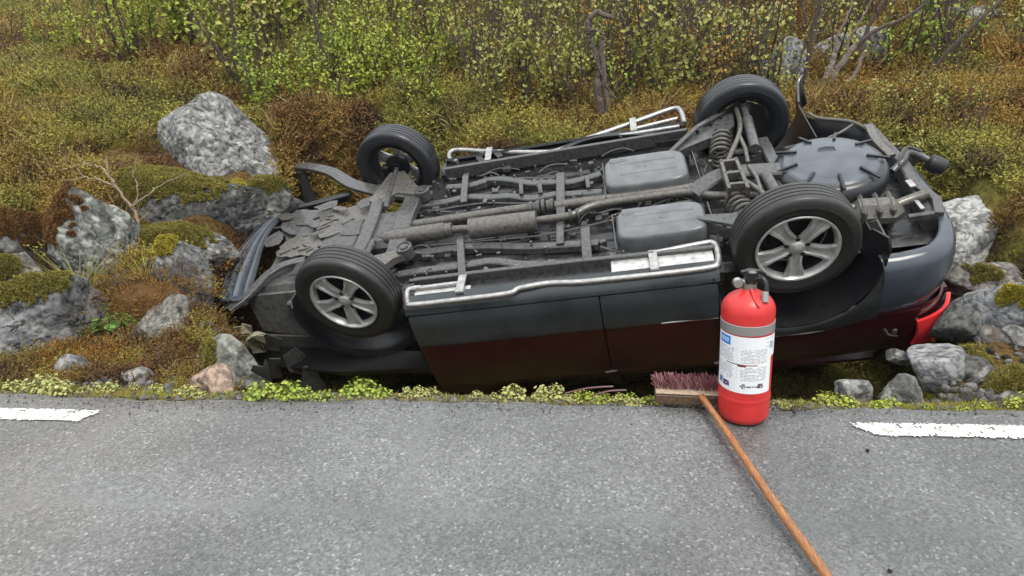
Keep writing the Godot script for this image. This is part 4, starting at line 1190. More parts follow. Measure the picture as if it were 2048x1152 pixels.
func build_car() -> void:
	var car := thing("car", "dark grey and maroon estate car lying upside down in the ditch, its underside showing", "car")
	car.transform = Transform3D(Basis(Vector3(-0.98878, -0.13956, -0.05325), Vector3(0.14936, -0.91991, -0.36256), Vector3(0.00162, -0.36645, 0.93044)), Vector3(-0.1062, 0.4093, -2.0303))
	var s: Soup
	# ---- wheels
	wheel(car, 1.31, 1.0, 0.16, "dusty_rubber")
	wheel(car, -1.31, 1.0, 0.0, "dusty_rubber")
	wheel(car, 1.31, -1.0, 0.16, "rubber")
	wheel(car, -1.31, -1.0, 0.0, "rubber")
	# ---- floor with pressed ribs and the shaft tunnel
	s = Soup.new()
	var rows := []
	for i in 75:
		var x := lerpf(1.22, -1.02, i / 74.0)
		var r := []
		for k in 71:
			var z := lerpf(-0.76, 0.76, k / 70.0)
			var az := absf(z)
			var y := 0.155
			y += 0.09 * (1.0 - smoothstep(0.10, 0.17, az))
			if az > 0.18: y += 0.008 * smoothstep(-0.2, 0.5, sin(z * 62.0)) * smoothstep(0.15, 0.22, sin(x * 3.2 + 1.0) + 0.6)
			y += 0.03 * smoothstep(0.72, 0.76, az)
			y -= 0.012 * smoothstep(0.86, 1.0, sin(x * 7.1 + 0.4))
			r.append(Vector3(x, y, z))
		rows.append(r)
	sheet(s, rows, 0.012)
	part("floor_pan", s, M.underseal, car)
	s = Soup.new()
	rows = []
	for i in 21:
		var x := lerpf(-1.0, -2.18, i / 20.0)
		var r := []
		for k in 25:
			var z := lerpf(-0.60, 0.66, k / 24.0)
			r.append(Vector3(x, 0.27 - 0.05 * smoothstep(-1.2, -1.9, x) + 0.01 * sin(z * 40.0), z))
		rows.append(r)
	sheet(s, rows, 0.012)
	part("boot_floor", s, M.underseal, car)
	# ---- frame rails, cross straps
	var rails := [
		[[0.90, -0.50], [0.70, -0.48], [0.55, -0.52], [0.39, -0.47], [0.23, -0.38], [0.05, -0.35], [-0.06, -0.32], [-0.28, -0.37]],
		[[1.12, -0.30], [0.88, -0.30], [0.71, -0.32], [0.53, -0.27], [0.38, -0.25], [0.22, -0.18], [0.05, -0.19], [-0.03, -0.17], [-0.28, -0.14]],
		[[1.12, 0.30], [0.93, 0.29], [0.65, 0.29], [0.45, 0.32], [0.25, 0.37], [0.03, 0.40], [-0.24, 0.43]],
		[[1.08, 0.50], [0.89, 0.49], [0.61, 0.49], [0.45, 0.48], [0.25, 0.55], [0.10, 0.58], [-0.03, 0.60]],
	]
	for q in rails:
		s = Soup.new()
		beam(s, smooth(q.map(func(p): return Vector3(p[0], 0.128, p[1])), 4), 0.062, 0.055, Vector3.DOWN)
		part("frame_rail", s, M.chassis, car)
	for q in [[0.75, -0.62, 0.72, -0.22, 0.05], [0.01, -0.42, 0.0, 0.10, 0.06], [0.69, 0.20, 0.61, 0.66, 0.05], [0.30, -0.36, 0.29, -0.22, 0.03], [0.16, -0.33, 0.15, -0.2, 0.03], [-0.18, -0.33, -0.19, -0.18, 0.03], [-0.16, 0.28, -0.17, 0.6, 0.06], [0.0, 0.12, 0.0, 0.42, 0.05]]:
		s = Soup.new()
		beam(s, [Vector3(q[0], 0.092, q[1]), Vector3(lerpf(q[0], q[2], 0.15), 0.080, lerpf(q[1], q[3], 0.15)), Vector3(lerpf(q[0], q[2], 0.85), 0.080, lerpf(q[1], q[3], 0.85)), Vector3(q[2], 0.092, q[3])], q[4], 0.022, Vector3.DOWN)
		part("cross_strap", s, M.chassis, car)
	for sg in [-1.0, 1.0]:
		s = Soup.new()
		beam(s, [Vector3(0.92, 0.085, 0.66 * sg), Vector3(0.4, 0.082, 0.665 * sg), Vector3(-0.1, 0.082, 0.672 * sg), Vector3(-0.92, 0.085, 0.69 * sg)], 0.03, 0.10, Vector3.DOWN)
		part("sill_flange", s, M.chassis, car)
		s = Soup.new()
		beam(s, [Vector3(0.97, 0.15, 0.76 * sg), Vector3(-0.93, 0.15, 0.76 * sg)], 0.18, 0.13, Vector3.DOWN)
		part("sill", s, M.underseal, car)
	# ---- shaft and exhaust
	s = Soup.new()
	tube(s, [Vector3(1.10, 0.08, -0.01), Vector3(0.36, 0.08, -0.02), Vector3(0.22, 0.08, -0.015)], 0.034, -1.0, 14)
	tube(s, [Vector3(0.04, 0.08, 0.0), Vector3(-0.75, 0.08, 0.01), Vector3(-1.02, 0.08, 0.01)], 0.032, -1.0, 14)
	var sh := part("drive_shaft", s, M.exhaust, car)
	s = Soup.new()
	for q in [[0.23, 0.04], [0.205, 0.048], [0.18, 0.04], [0.155, 0.05], [0.12, 0.052], [0.085, 0.044], [0.06, 0.05]]:
		tube(s, [Vector3(q[0] + 0.012, 0.08, -0.012), Vector3(q[0] - 0.012, 0.08, -0.012)], q[1], -1.0, 14)
	part("universal_joint", s, M.chassis, sh)
	s = Soup.new()
	tube(s, smooth([Vector3(1.30, 0.07, 0.10), Vector3(1.16, 0.05, 0.155), Vector3(0.72, 0.05, 0.16), Vector3(0.59, 0.05, 0.175), Vector3(0.15, 0.05, 0.185), Vector3(-0.05, 0.05, 0.182), Vector3(-0.12, 0.05, 0.16), Vector3(-0.24, 0.05, 0.10), Vector3(-0.6, 0.05, 0.09), Vector3(-0.84, 0.05, 0.10), Vector3(-0.97, 0.05, 0.17), Vector3(-1.2, 0.05, 0.23), Vector3(-1.45, 0.06, 0.36), Vector3(-1.72, 0.08, 0.45)], 4), 0.026, -1.0, 12)
	var ex := part("exhaust_pipe", s, M.exhaust, car)
	s = Soup.new()
	tube(s, [Vector3(1.22, 0.055, 0.14), Vector3(1.16, 0.05, 0.155), Vector3(0.80, 0.05, 0.158), Vector3(0.74, 0.05, 0.159)], 0.05, -1.0, 16)
	tube(s, [Vector3(1.17, 0.05, 0.155), Vector3(0.79, 0.05, 0.158)], 0.058, -1.0, 16)
	part("catalytic_converter", s, M.exhaust, ex)
	s = Soup.new()
	tube(s, [Vector3(0.61, 0.045, 0.185), Vector3(0.595, 0.045, 0.185), Vector3(0.165, 0.045, 0.20), Vector3(0.15, 0.045, 0.20)], 0.072, -1.0, 20)
	part("front_silencer", s, M.exhaust, ex)
	s = Soup.new()
	for x in [-0.07, -0.12]:
		tube(s, [Vector3(x + 0.008, 0.05, 0.175), Vector3(x - 0.008, 0.05, 0.172)], 0.040, -1.0, 12)
	part("pipe_clamp", s, M.chassis, ex)
	s = Soup.new()
	var b := Basis(Vector3.UP, 0.12)
	rbox(s, Vector3(-1.835, 0.12, 0.455), Vector3(0.29, 0.15, 0.18), 0.055, b)
	for x in [-1.76, -1.84, -1.91]:
		rbox(s, Vector3(x, 0.12, 0.455), Vector3(0.03, 0.160, 0.19), 0.058, b)
	part("rear_silencer", s, M.exhaust, ex, 30.0)
	s = Soup.new()
	tube(s, smooth([Vector3(-1.95, 0.10, 0.44), Vector3(-2.03, 0.09, 0.42), Vector3(-2.12, 0.07, 0.41)], 4), 0.030, -1.0, 14, false)
	part("tailpipe", s, M.exhaust, ex)
	# ---- fuel tank: two shallow bulges with rounded corners
	for q in [[-0.585, -0.195, 0.58, 0.40, "left"], [-0.63, 0.41, 0.56, 0.33, "right"]]:
		s = Soup.new()
		rows = []
		for i in 9:
			var t: float = [0.0, 0.12, 0.3, 0.55, 0.8, 0.95, 1.0, 1.0, 1.0][i]
			var y: float = [0.19, 0.17, 0.10, 0.06, 0.022, 0.006, 0.0, -0.004, -0.006][i]
			var sc: float = [1.0, 1.0, 0.985, 0.97, 0.955, 0.92, 0.86, 0.5, 0.02][i]
			var r := []
			for k in 49:
				var a := TAU * (k % 48) / 48.0
				var ca := cos(a)
				var sa := sin(a)
				var sq := pow(pow(absf(ca), 5.0) + pow(absf(sa), 5.0), -0.2)
				r.append(Vector3(q[0] + ca * sq * q[2] * 0.5 * sc, y, q[1] + sa * sq * q[3] * 0.5 * sc))
			rows.append(r)
		sheet(s, rows)
		rbox(s, Vector3(q[0] + q[2] * 0.30, 0.012, q[1] - q[3] * 0.33), Vector3(0.14, 0.05, 0.08), 0.02)
		for z in [-0.2, 0.12]:
			rbox(s, Vector3(q[0] - 0.02, 0.004, q[1] + z * q[3]), Vector3(q[2] * 0.66, 0.026, 0.05), 0.010)
		part("fuel_tank", s, M.tank, car, 50.0)
	for q in [[-0.30, -0.42, 0.06], [-0.92, -0.42, 0.06], [-0.34, 0.22, 0.62], [-0.93, 0.22, 0.62]]:
		s = Soup.new()
		beam(s, [Vector3(q[0], 0.13, q[1] - 0.02), Vector3(q[0], 0.06, q[1] + 0.02), Vector3(q[0] - 0.01, 0.06, q[2] - 0.03), Vector3(q[0] - 0.01, 0.13, q[2])], 0.032, 0.008, Vector3.RIGHT)
		part("tank_strap", s, M.chassis, car)
	# ---- pipes and cables
	for q in [[[1.0, -0.20], [0.6, -0.21], [0.2, -0.12], [-0.3, -0.10], [-0.9, -0.06]], [[0.9, 0.22], [0.5, 0.25], [0.1, 0.27], [-0.25, 0.22], [-0.34, 0.20]], [[-0.25, 0.47], [-0.32, 0.52], [-0.45, 0.58], [-0.62, 0.60], [-0.95, 0.58], [-1.1, 0.42]], [[0.95, -0.36], [1.05, -0.36], [1.10, -0.28], [1.05, -0.18]], [[0.2, 0.62], [-0.2, 0.62], [-0.4, 0.64], [-0.8, 0.62]], [[-0.9, -0.30], [-0.97, -0.36], [-1.0, -0.28], [-0.98, -0.2], [-1.05, -0.12]]]:
		s = Soup.new()
		tube(s, smooth(q.map(func(p): return Vector3(p[0], 0.112, p[1])), 5), 0.0075, -1.0, 6)
		part("pipe", s, M.chassis, car)
	# clutter of small brackets and clips that fills the gaps along the tunnel
	s = Soup.new()
	var rg := RandomNumberGenerator.new()
	rg.seed = 12
	for i in 150:
		var x := rg.randf_range(-1.0, 1.25)
		var z := rg.randf_range(-0.66, 0.66)
		if x < -0.28 and x > -0.95: z = [-0.45, 0.04, 0.16, 0.22, 0.60][rg.randi() % 5] + rg.randf_range(-0.03, 0.03)
		rbox(s, Vector3(x, rg.randf_range(0.10, 0.15), z), Vector3(rg.randf_range(0.012, 0.06), rg.randf_range(0.015, 0.05), rg.randf_range(0.012, 0.045)), 0.004, Basis(Vector3.UP, rg.randf_range(-0.3, 0.3)))
	part("bracket", s, M.chassis, car).set_meta("kind", "stuff")
	s = Soup.new()   # bolts, clips and worn bright edges
	for i in 170:
		var x := rg.randf_range(-1.42, 1.4)
		var z := rg.randf_range(-0.68, 0.68)
		if x < -0.28 and x > -0.95: z = [-0.45, 0.04, 0.16, 0.22, 0.60][rg.randi() % 5] + rg.randf_range(-0.03, 0.03)
		var y := rg.randf_range(0.06, 0.13)
		if rg.randf() < 0.5:
			tube(s, [Vector3(x, y + 0.05, z), Vector3(x, y, z)], rg.randf_range(0.006, 0.011), -1.0, 7)
		else:
			rbox(s, Vector3(x, y + 0.02, z), Vector3(rg.randf_range(0.01, 0.05), 0.012, rg.randf_range(0.008, 0.03)), 0.003, Basis(Vector3.UP, rg.randf_range(-1.5, 1.5)))
	for i in 26:   # cable runs
		var x := rg.randf_range(-1.0, 1.1)
		var z: float = [-0.62, -0.42, -0.22, 0.08, 0.24, 0.45, 0.6][rg.randi() % 7] + rg.randf_range(-0.04, 0.04)
		if x < -0.2 and absf(z) < 0.65: z = 0.05 + rg.randf_range(-0.05, 0.15)
		var L := rg.randf_range(0.1, 0.3)
		tube(s, smooth([Vector3(x, 0.13, z), Vector3(x + L * 0.3, 0.10, z + rg.randf_range(-0.03, 0.03)), Vector3(x + L * 0.7, 0.105, z + rg.randf_range(-0.04, 0.04)), Vector3(x + L, 0.13, z + rg.randf_range(-0.05, 0.05))], 4), rg.randf_range(0.004, 0.008), -1.0, 6)
	part("fastener", s, M.exhaust, car).set_meta("kind", "stuff")
	# ---- side steps of bent tube
	var near := [Vector3(0.86, 0.05, 0.735), Vector3(0.92, 0.05, 0.735), Vector3(0.945, 0.05, 0.76), Vector3(0.925, 0.05, 0.86), Vector3(0.88, 0.05, 0.888), Vector3(0.6, 0.05, 0.89), Vector3(0.30, 0.05, 0.885), Vector3(0.24, 0.045, 0.86), Vector3(0.18, 0.04, 0.855), Vector3(0.05, 0.045, 0.84), Vector3(-0.12, 0.05, 0.855), Vector3(-0.3, 0.05, 0.86), Vector3(-0.6, 0.05, 0.865), Vector3(-0.84, 0.05, 0.86), Vector3(-0.90, 0.05, 0.83), Vector3(-0.915, 0.05, 0.70), Vector3(-0.90, 0.05, 0.645), Vector3(-0.84, 0.05, 0.64), Vector3(-0.56, 0.05, 0.675)]
	s = Soup.new()
	tube(s, smooth(near, 4), 0.018, -1.0, 14)
	tube(s, [Vector3(0.93, 0.052, 0.737), Vector3(0.60, 0.052, 0.735)], 0.0165, -1.0, 12)
	var step := part("side_step", s, M.steel, car)
	step.set_meta("label", "dented bright tube step along the near side")
	s = Soup.new()
	rbox(s, Vector3(-0.60, 0.064, 0.765), Vector3(0.58, 0.012, 0.17), 0.004)
	rbox(s, Vector3(0.72, 0.066, 0.80), Vector3(0.36, 0.010, 0.10), 0.004)
	part("tread_plate", s, M.alloy, step)
	for x in [0.595, -0.555]:
		s = Soup.new()
		beam(s, [Vector3(x, 0.045, 0.66), Vector3(x, 0.038, 0.74), Vector3(x, 0.032, 0.845)], 0.05, 0.018, Vector3.DOWN)
		part("step_bracket", s, M.steel, step)
	s = Soup.new()
	tube(s, smooth([Vector3(0.84, 0.07, -0.80), Vector3(0.91, 0.07, -0.85), Vector3(0.93, 0.07, -0.96), Vector3(0.86, 0.07, -0.985), Vector3(0.58, 0.07, -0.875), Vector3(0.19, 0.07, -0.745), Vector3(0.05, 0.09, -0.76), Vector3(-0.11, 0.10, -0.86), Vector3(-0.31, 0.08, -0.90), Vector3(-0.57, 0.07, -0.98), Vector3(-0.86, 0.06, -1.075), Vector3(-0.915, 0.05, -1.0), Vector3(-0.92, 0.05, -0.80)], 5), 0.0195, -1.0, 12)
	step = part("side_step", s, M.steel, car)
	step.set_meta("label", "bright tube step on the far side, bent outward at the rear")
	s = Soup.new()
	tube(s, [Vector3(-0.55, 0.055, -0.845), Vector3(-0.88, 0.055, -0.90)], 0.015, -1.0, 10)
	tube(s, [Vector3(-0.44, 0.055, -0.775), Vector3(-0.88, 0.055, -0.775)], 0.016, -1.0, 10)
	part("inner_tube", s, M.steel, step)
	for q in [[-0.55, -0.80, -0.985], [0.58, -0.70, -0.88]]:
		s = Soup.new()
		beam(s, [Vector3(q[0], 0.05, q[1]), Vector3(q[0], 0.042, q[2])], 0.05, 0.018, Vector3.DOWN)
		part("step_bracket", s, M.steel, step)
	s = Soup.new()   # torn sill trim trailing under the far step
	beam(s, smooth([Vector3(0.80, 0.09, -0.78), Vector3(0.45, 0.085, -0.70), Vector3(0.1, 0.085, -0.70), Vector3(-0.15, 0.06, -0.80), Vector3(-0.42, 0.05, -0.79), Vector3(-0.85, 0.08, -0.72)], 5), 0.05, 0.02, Vector3.DOWN)
	beam(s, smooth([Vector3(0.62, 0.07, -0.72), Vector3(0.66, 0.055, -0.80), Vector3(0.55, 0.05, -0.84), Vector3(0.48, 0.06, -0.74)], 4), 0.05, 0.012, Vector3.DOWN)
	part("sill_trim", s, M.black_plastic, car)
	# ---- rear suspension, both sides
	for sg in [-1.0, 1.0]:
		s = Soup.new()
		var arm := [Vector3(-0.72, 0.05, 0.34), Vector3(-0.84, 0.02, 0.47), Vector3(-0.97, -0.02, 0.60), Vector3(-1.20, -0.03, 0.76), Vector3(-1.25, -0.03, 0.70), Vector3(-1.23, -0.02, 0.54), Vector3(-1.12, -0.01, 0.42), Vector3(-1.05, 0.0, 0.45), Vector3(-0.88, 0.02, 0.40)]
		plate(s, arm.map(func(p): return p * Vector3(1, 1, sg)), Vector3(0, 0.07, 0))
		beam(s, [Vector3(-0.76, 0.03, 0.37 * sg), Vector3(-0.98, -0.03, 0.57 * sg), Vector3(-1.20, -0.045, 0.72 * sg)], 0.035, 0.02, Vector3.DOWN)
		var ar := part("trailing_arm", s, M.chassis, car)
		s = Soup.new()
		for q in [[-0.98, 0.54], [-1.08, 0.60], [-1.10, 0.5], [-1.16, 0.66]]:
			tube(s, [Vector3(q[0], -0.03, q[1] * sg), Vector3(q[0], -0.005, q[1] * sg)], 0.012, -1.0, 10)
		part("arm_bush", s, M.black_plastic, ar)
		s = Soup.new()
		var coil := []
		for k in 100:
			var a := TAU * k / 20.0
			coil.append(Vector3(-1.085 + cos(a) * 0.066 - 0.05 * k / 100.0, 0.05 + sin(a) * 0.066 - 0.02 * k / 100.0, (0.24 + 0.24 * k / 100.0) * sg))
		tube(s, coil, 0.0115, -1.0, 8)
		part("coil_spring", s, M.exhaust, car)
		s = Soup.new()
		tube(s, [Vector3(-1.325, -0.05, 0.74 * sg), Vector3(-1.315, -0.05, 0.52 * sg)], 0.024, -1.0, 14)
		tube(s, [Vector3(-1.316, -0.05, 0.54 * sg), Vector3(-1.29, -0.04, 0.16 * sg)], 0.034, -1.0, 16)
		tube(s, [Vector3(-1.33, -0.05, 0.70 * sg), Vector3(-1.33, -0.05, 0.76 * sg)], 0.038, -1.0, 14)
		part("shock_absorber", s, M.chassis, car)
		s = Soup.new()
		tube(s, smooth([Vector3(-1.27, -0.055, 0.77 * sg), Vector3(-1.265, -0.06, 0.60 * sg), Vector3(-1.255, -0.055, 0.47 * sg), Vector3(-1.215, -0.05, 0.32 * sg), Vector3(-1.10, -0.03, 0.06 * sg)], 5), 0.017, -1.0, 10)
		tube(s, [Vector3(-1.225, -0.05, 0.34 * sg), Vector3(-1.235, -0.04, 0.18 * sg), Vector3(-1.22, -0.03, 0.02 * sg)], 0.014, -1.0, 10)
		part("control_link", s, M.exhaust, car)
		s = Soup.new()
		tube(s, [Vector3(-1.31, 0.0, 0.15 * sg), Vector3(-1.31, 0.0, 0.72 * sg)], 0.022, -1.0, 12)
		for z in [0.2, 0.225, 0.25, 0.6, 0.625, 0.65]:
			tube(s, [Vector3(-1.31, 0.0, z * sg), Vector3(-1.31, 0.0, (z + 0.014) * sg)], 0.038, -1.0, 12)
		part("half_shaft", s, M.chassis, car)
	s = Soup.new()
	beam(s, smooth([Vector3(-0.86, 0.07, 0.12), Vector3(-1.04, 0.03, 0.03), Vector3(-1.2, 0.02, 0.04), Vector3(-1.40, 0.03, 0.06)], 4), 0.13, 0.09, Vector3.DOWN)
	beam(s, [Vector3(-1.00, 0.19, -0.48), Vector3(-1.0, 0.15, 0.0), Vector3(-1.00, 0.19, 0.48)], 0.09, 0.07, Vector3.DOWN)
	beam(s, [Vector3(-1.40, 0.10, -0.46), Vector3(-1.40, 0.06, 0.0), Vector3(-1.40, 0.10, 0.46)], 0.08, 0.07, Vector3.DOWN)
	part("rear_subframe", s, M.chassis, car)
	s = Soup.new()
	lathe(s, [Vector2(0, -0.11), Vector2(0.06, -0.10), Vector2(0.10, -0.05), Vector2(0.115, 0.02), Vector2(0.09, 0.09), Vector2(0.0, 0.11)], Transform3D(Basis(Vector3(0, 0, 1), 0.4), Vector3(-1.22, 0.09, 0.03)), 20)
	part("differential", s, M.chassis, car)
	s = Soup.new()   # open box bracket beside the differential
	for q in [[Vector3(-1.055, -0.055, -0.02), Vector3(-1.05, -0.055, 0.31)], [Vector3(-1.145, -0.055, -0.02), Vector3(-1.155, -0.055, 0.33)], [Vector3(-1.05, -0.055, 0.0), Vector3(-1.15, -0.055, 0.0)], [Vector3(-1.05, -0.055, 0.14), Vector3(-1.15, -0.055, 0.14)], [Vector3(-1.05, -0.055, 0.26), Vector3(-1.155, -0.055, 0.27)]]:
		beam(s, q, 0.022, 0.06, Vector3.DOWN)
	part("towing_bracket", s, M.exhaust, car)
	# ---- front suspension and subframe
	for sg in [-1.0, 1.0]:
		s = Soup.new()
		plate(s, [Vector3(1.02, 0.03, 0.30 * sg), Vector3(1.0, 0.03, 0.38 * sg), Vector3(1.10, 0.02, 0.44 * sg), Vector3(1.24, 0.0, 0.66 * sg), Vector3(1.36, 0.0, 0.66 * sg), Vector3(1.46, 0.02, 0.32 * sg), Vector3(1.36, 0.03, 0.26 * sg), Vector3(1.25, 0.02, 0.38 * sg), Vector3(1.12, 0.03, 0.34 * sg)], Vector3(0, 0.05, 0))
		var arm := part("control_arm", s, M.exhaust, car)
		s = Soup.new()
		lathe(s, [Vector2(0, -0.016), Vector2(0.025, -0.016), Vector2(0.028, -0.004), Vector2(0.042, -0.004), Vector2(0.046, -0.014), Vector2(0.056, -0.012), Vector2(0.058, 0.02), Vector2(0.056, 0.07)], Transform3D(Basis.IDENTITY, Vector3(1.04, 0.015, 0.345 * sg)), 24)
		part("arm_bush", s, M.chassis, arm)
		s = Soup.new()
		tube(s, smooth([Vector3(1.30, 0.03, 0.20 * sg), Vector3(1.31, 0.02, 0.45 * sg), Vector3(1.31, 0.0, 0.70 * sg)], 4), 0.022, -1.0, 10)
		tube(s, smooth([Vector3(1.12, 0.06, 0.15 * sg), Vector3(1.18, 0.05, 0.35 * sg), Vector3(1.2, 0.03, 0.68 * sg)], 4), 0.014, -1.0, 8)
		part("half_shaft", s, M.chassis, car)
	s = Soup.new()
	beam(s, [Vector3(1.12, 0.08, -0.36), Vector3(1.12, 0.05, -0.1), Vector3(1.12, 0.05, 0.1), Vector3(1.12, 0.08, 0.36)], 0.13, 0.07, Vector3.DOWN)
	beam(s, [Vector3(1.42, 0.06, -0.56), Vector3(1.38, 0.05, -0.2), Vector3(1.38, 0.05, 0.2), Vector3(1.42, 0.06, 0.5)], 0.10, 0.06, Vector3.DOWN)
	beam(s, smooth([Vector3(1.45, 0.05, -0.52), Vector3(1.30, 0.05, -0.40), Vector3(1.16, 0.06, -0.36), Vector3(0.98, 0.08, -0.38)], 4), 0.05, 0.04, Vector3.DOWN)
	part("front_subframe", s, M.chassis, car)
	s = Soup.new()
	rbox(s, Vector3(1.27, 0.12, 0.0), Vector3(0.34, 0.14, 0.42), 0.04)
	rbox(s, Vector3(1.62, 0.16, 0.05), Vector3(0.36, 0.16, 0.56), 0.05)
	rbox(s, Vector3(1.85, 0.30, 0.0), Vector3(0.7, 0.3, 0.9), 0.05)
	part("engine", s, M.liner, car)
	# ---- torn splash shield under the engine
	rg.seed = 31
	var crumple := noise(FastNoiseLite.TYPE_SIMPLEX_SMOOTH, 3.2, 3, 44)
	for q in [[1.66, -0.22, 0.42, 0.36], [2.00, -0.26, 0.40, 0.30], [1.94, 0.06, 0.36, 0.24], [1.62, 0.16, 0.30, 0.24], [1.80, 0.32, 0.22, 0.14], [1.50, -0.38, 0.16, 0.10], [1.84, -0.40, 0.18, 0.08], [2.20, -0.38, 0.16, 0.10], [2.18, -0.05, 0.15, 0.14], [1.80, -0.08, 0.16, 0.05], [1.55, -0.02, 0.15, 0.07], [2.10, -0.16, 0.2, 0.05], [1.74, -0.36, 0.2, 0.04], [1.90, -0.18, 0.14, 0.06]]:
		s = Soup.new()
		var big: bool = q[2] > 0.25
		var c0 := Vector3(q[0], (0.10 if big else 0.07) + rg.randf_range(-0.02, 0.015), q[1])
		var k0 := 0.5 if big else 1.6
		var tilt := Basis.from_euler(Vector3(rg.randf_range(-0.16, 0.16) * k0, rg.randf_range(-0.5, 0.5) * k0, rg.randf_range(-0.14, 0.14) * k0))
		var poly := []
		var n := 26 if big else 9
		for i in n:
			var a := TAU * i / n
			var sq := pow(pow(absf(cos(a)), 6.0) + pow(absf(sin(a)), 6.0), -0.166)
			var j := rg.randf_range(0.74, 1.08)
			poly.append(c0 + tilt * Vector3(cos(a) * sq * q[2] * 0.55 * j, 0, sin(a) * sq * q[3] * 0.58 * j))
		plate(s, poly, tilt * Vector3(0, 0.006, 0))
		if big:
			for i in 5:
				var u := rg.randf_range(-0.4, 0.4)
				var w := rg.randf_range(-0.3, 0.3)
				beam(s, [c0 + tilt * Vector3(q[2] * u, -0.004, q[3] * w), c0 + tilt * Vector3(q[2] * (u + rg.randf_range(0.1, 0.35)), -0.006, q[3] * (w + rg.randf_range(-0.2, 0.2)))], 0.012, 0.014, Vector3.DOWN)
		part("splash_shield", s, [M.chassis, M.exhaust, M.liner, M.chassis][rg.randi() % 4], car, 20.0)
	# loose brackets at the torn front corner on the far side
	s = Soup.new()
	beam(s, smooth([Vector3(2.34, 0.05, -1.12), Vector3(2.16, 0.04, -1.03), Vector3(1.94, 0.05, -0.90), Vector3(1.70, 0.05, -0.66), Vector3(1.43, 0.06, -0.50)], 4), 0.085, 0.03, Vector3.DOWN, 0.11)
	var br := part("front_bracket", s, M.chassis, car)
	br.set_meta("label", "torn grey bracket sticking up at the far front corner")
	s = Soup.new()
	plate(s, [Vector3(2.35, 0.06, -1.14), Vector3(2.26, 0.06, -1.07), Vector3(2.24, 0.30, -0.98), Vector3(2.20, 0.44, -0.84), Vector3(2.30, 0.46, -0.86), Vector3(2.36, 0.28, -1.05)], Vector3(0.02, 0, 0.07))
	part("bracket_post", s, M.black_plastic, br)
	s = Soup.new()
	beam(s, [Vector3(2.16, 0.12, -0.55), Vector3(1.95, 0.11, -0.56), Vector3(1.72, 0.10, -0.60)], 0.05, 0.02, Vector3.DOWN)
	beam(s, [Vector3(2.24, 0.16, -0.52), Vector3(2.08, 0.16, -0.6), Vector3(1.75, 0.14, -0.64)], 0.10, 0.04, Vector3.DOWN)
	part("radiator_support", s, M.black_plastic, car)
	# ---- front bumper skin, folded, seen on its lower edge
	s = Soup.new()
	rows = []
	var path := smooth([Vector3(2.29, 0.11, -0.52), Vector3(2.36, 0.10, -0.32), Vector3(2.38, 0.10, -0.10), Vector3(2.36, 0.10, 0.12), Vector3(2.33, 0.10, 0.34), Vector3(2.30, 0.11, 0.50), Vector3(2.29, 0.12, 0.60)], 5)
	for i in path.size():
		var t := float(i) / (path.size() - 1)
		var w := lerpf(0.035, 0.12, smoothstep(0.0, 0.7, t)) * (1.0 - 0.7 * smoothstep(0.9, 1.0, t))
		var r := []
		for k in 25:
			var u := k / 24.0 * 2.0 - 1.0
			r.append(path[i] + Vector3(-u * w, 0.030 * cos(u * 11.0) * w / 0.12 + 0.03 * u * u, u * w * 0.25))
		rows.append(r)
	sheet(s, rows, 0.006)
	var fb := part("front_bumper", s, M.cover_plastic, car, 60.0)
	s = Soup.new()
	rows = []
	var outer := smooth([Vector3(2.36, 0.10, -0.5), Vector3(2.45, 0.10, -0.22), Vector3(2.485, 0.10, 0.08), Vector3(2.475, 0.10, 0.36), Vector3(2.43, 0.11, 0.58), Vector3(2.36, 0.11, 0.78), Vector3(2.27, 0.12, 0.93)], 5)
	for i in outer.size():
		var t := float(i) / (outer.size() - 1)
		var r := []
		for k in 6:
			var v := k / 5.0
			r.append(outer[i] + Vector3(0.05 * sin(v * 2.6), v * lerpf(0.20, 0.035, smoothstep(0.2, 0.8, t)), 0.0))
		rows.append(r)
	sheet(s, rows, 0.006)
	part("bumper_skin", s, M.bumper_plastic, fb, 60.0)
	s = Soup.new()
	for k in 3:
		tube(s, wobble(smooth([Vector3(2.30 + 0.03 * k, 0.085, 0.50), Vector3(2.26 + 0.03 * k, 0.075, 0.59), Vector3(2.20 + 0.01 * k, 0.085, 0.60 - 0.02 * k), Vector3(2.16, 0.09, 0.52)], 4), k, 0.003), 0.010, -1.0, 6)
	part("torn_strip", s, M.bumper_plastic, fb)
	s = Soup.new()
	beam(s, smooth([Vector3(2.26, 0.11, 0.66), Vector3(2.16, 0.10, 0.53), Vector3(2.09, 0.10, 0.33), Vector3(1.98, 0.10, 0.24), Vector3(1.84, 0.10, 0.22)], 5), 0.065, 0.03, Vector3.DOWN)
	part("wing_support", s, M.chassis, car)
	# ---- near front corner: the wing is gone, inner panels show
	s = Soup.new()
	rows = []
	for i in 17:
		var a := lerpf(-0.25, PI * 0.95, i / 16.0)
		var r := []
		for k in 7:
			var rr := 0.42 + 0.02 * sin(k * 1.7)
			r.append(Vector3(1.31 + cos(a) * rr, 0.14 + sin(a) * rr, lerpf(0.40, 0.80, k / 6.0)))
		rows.append(r)
	sheet(s, rows, 0.008)
	part("wheel_arch_liner", s, M.black_plastic, car, 60.0)
	s = Soup.new()
	plate(s, [Vector3(2.22, 0.14, 0.50), Vector3(1.72, 0.14, 0.52), Vector3(1.70, 0.42, 0.60), Vector3(1.86, 0.46, 0.62), Vector3(2.18, 0.40, 0.58)], Vector3(0, 0, -0.02))
	plate(s, [Vector3(2.20, 0.43, 0.60), Vector3(1.70, 0.47, 0.64), Vector3(1.55, 0.78, 0.70), Vector3(2.10, 0.80, 0.66)], Vector3(0, 0, -0.02))
	rbox(s, Vector3(1.86, 0.26, 0.56), Vector3(0.09, 0.16, 0.05), 0.01)
	part("inner_wing", s, M.liner, car)
	s = Soup.new()   # headlamp: broken bowl and clear shards
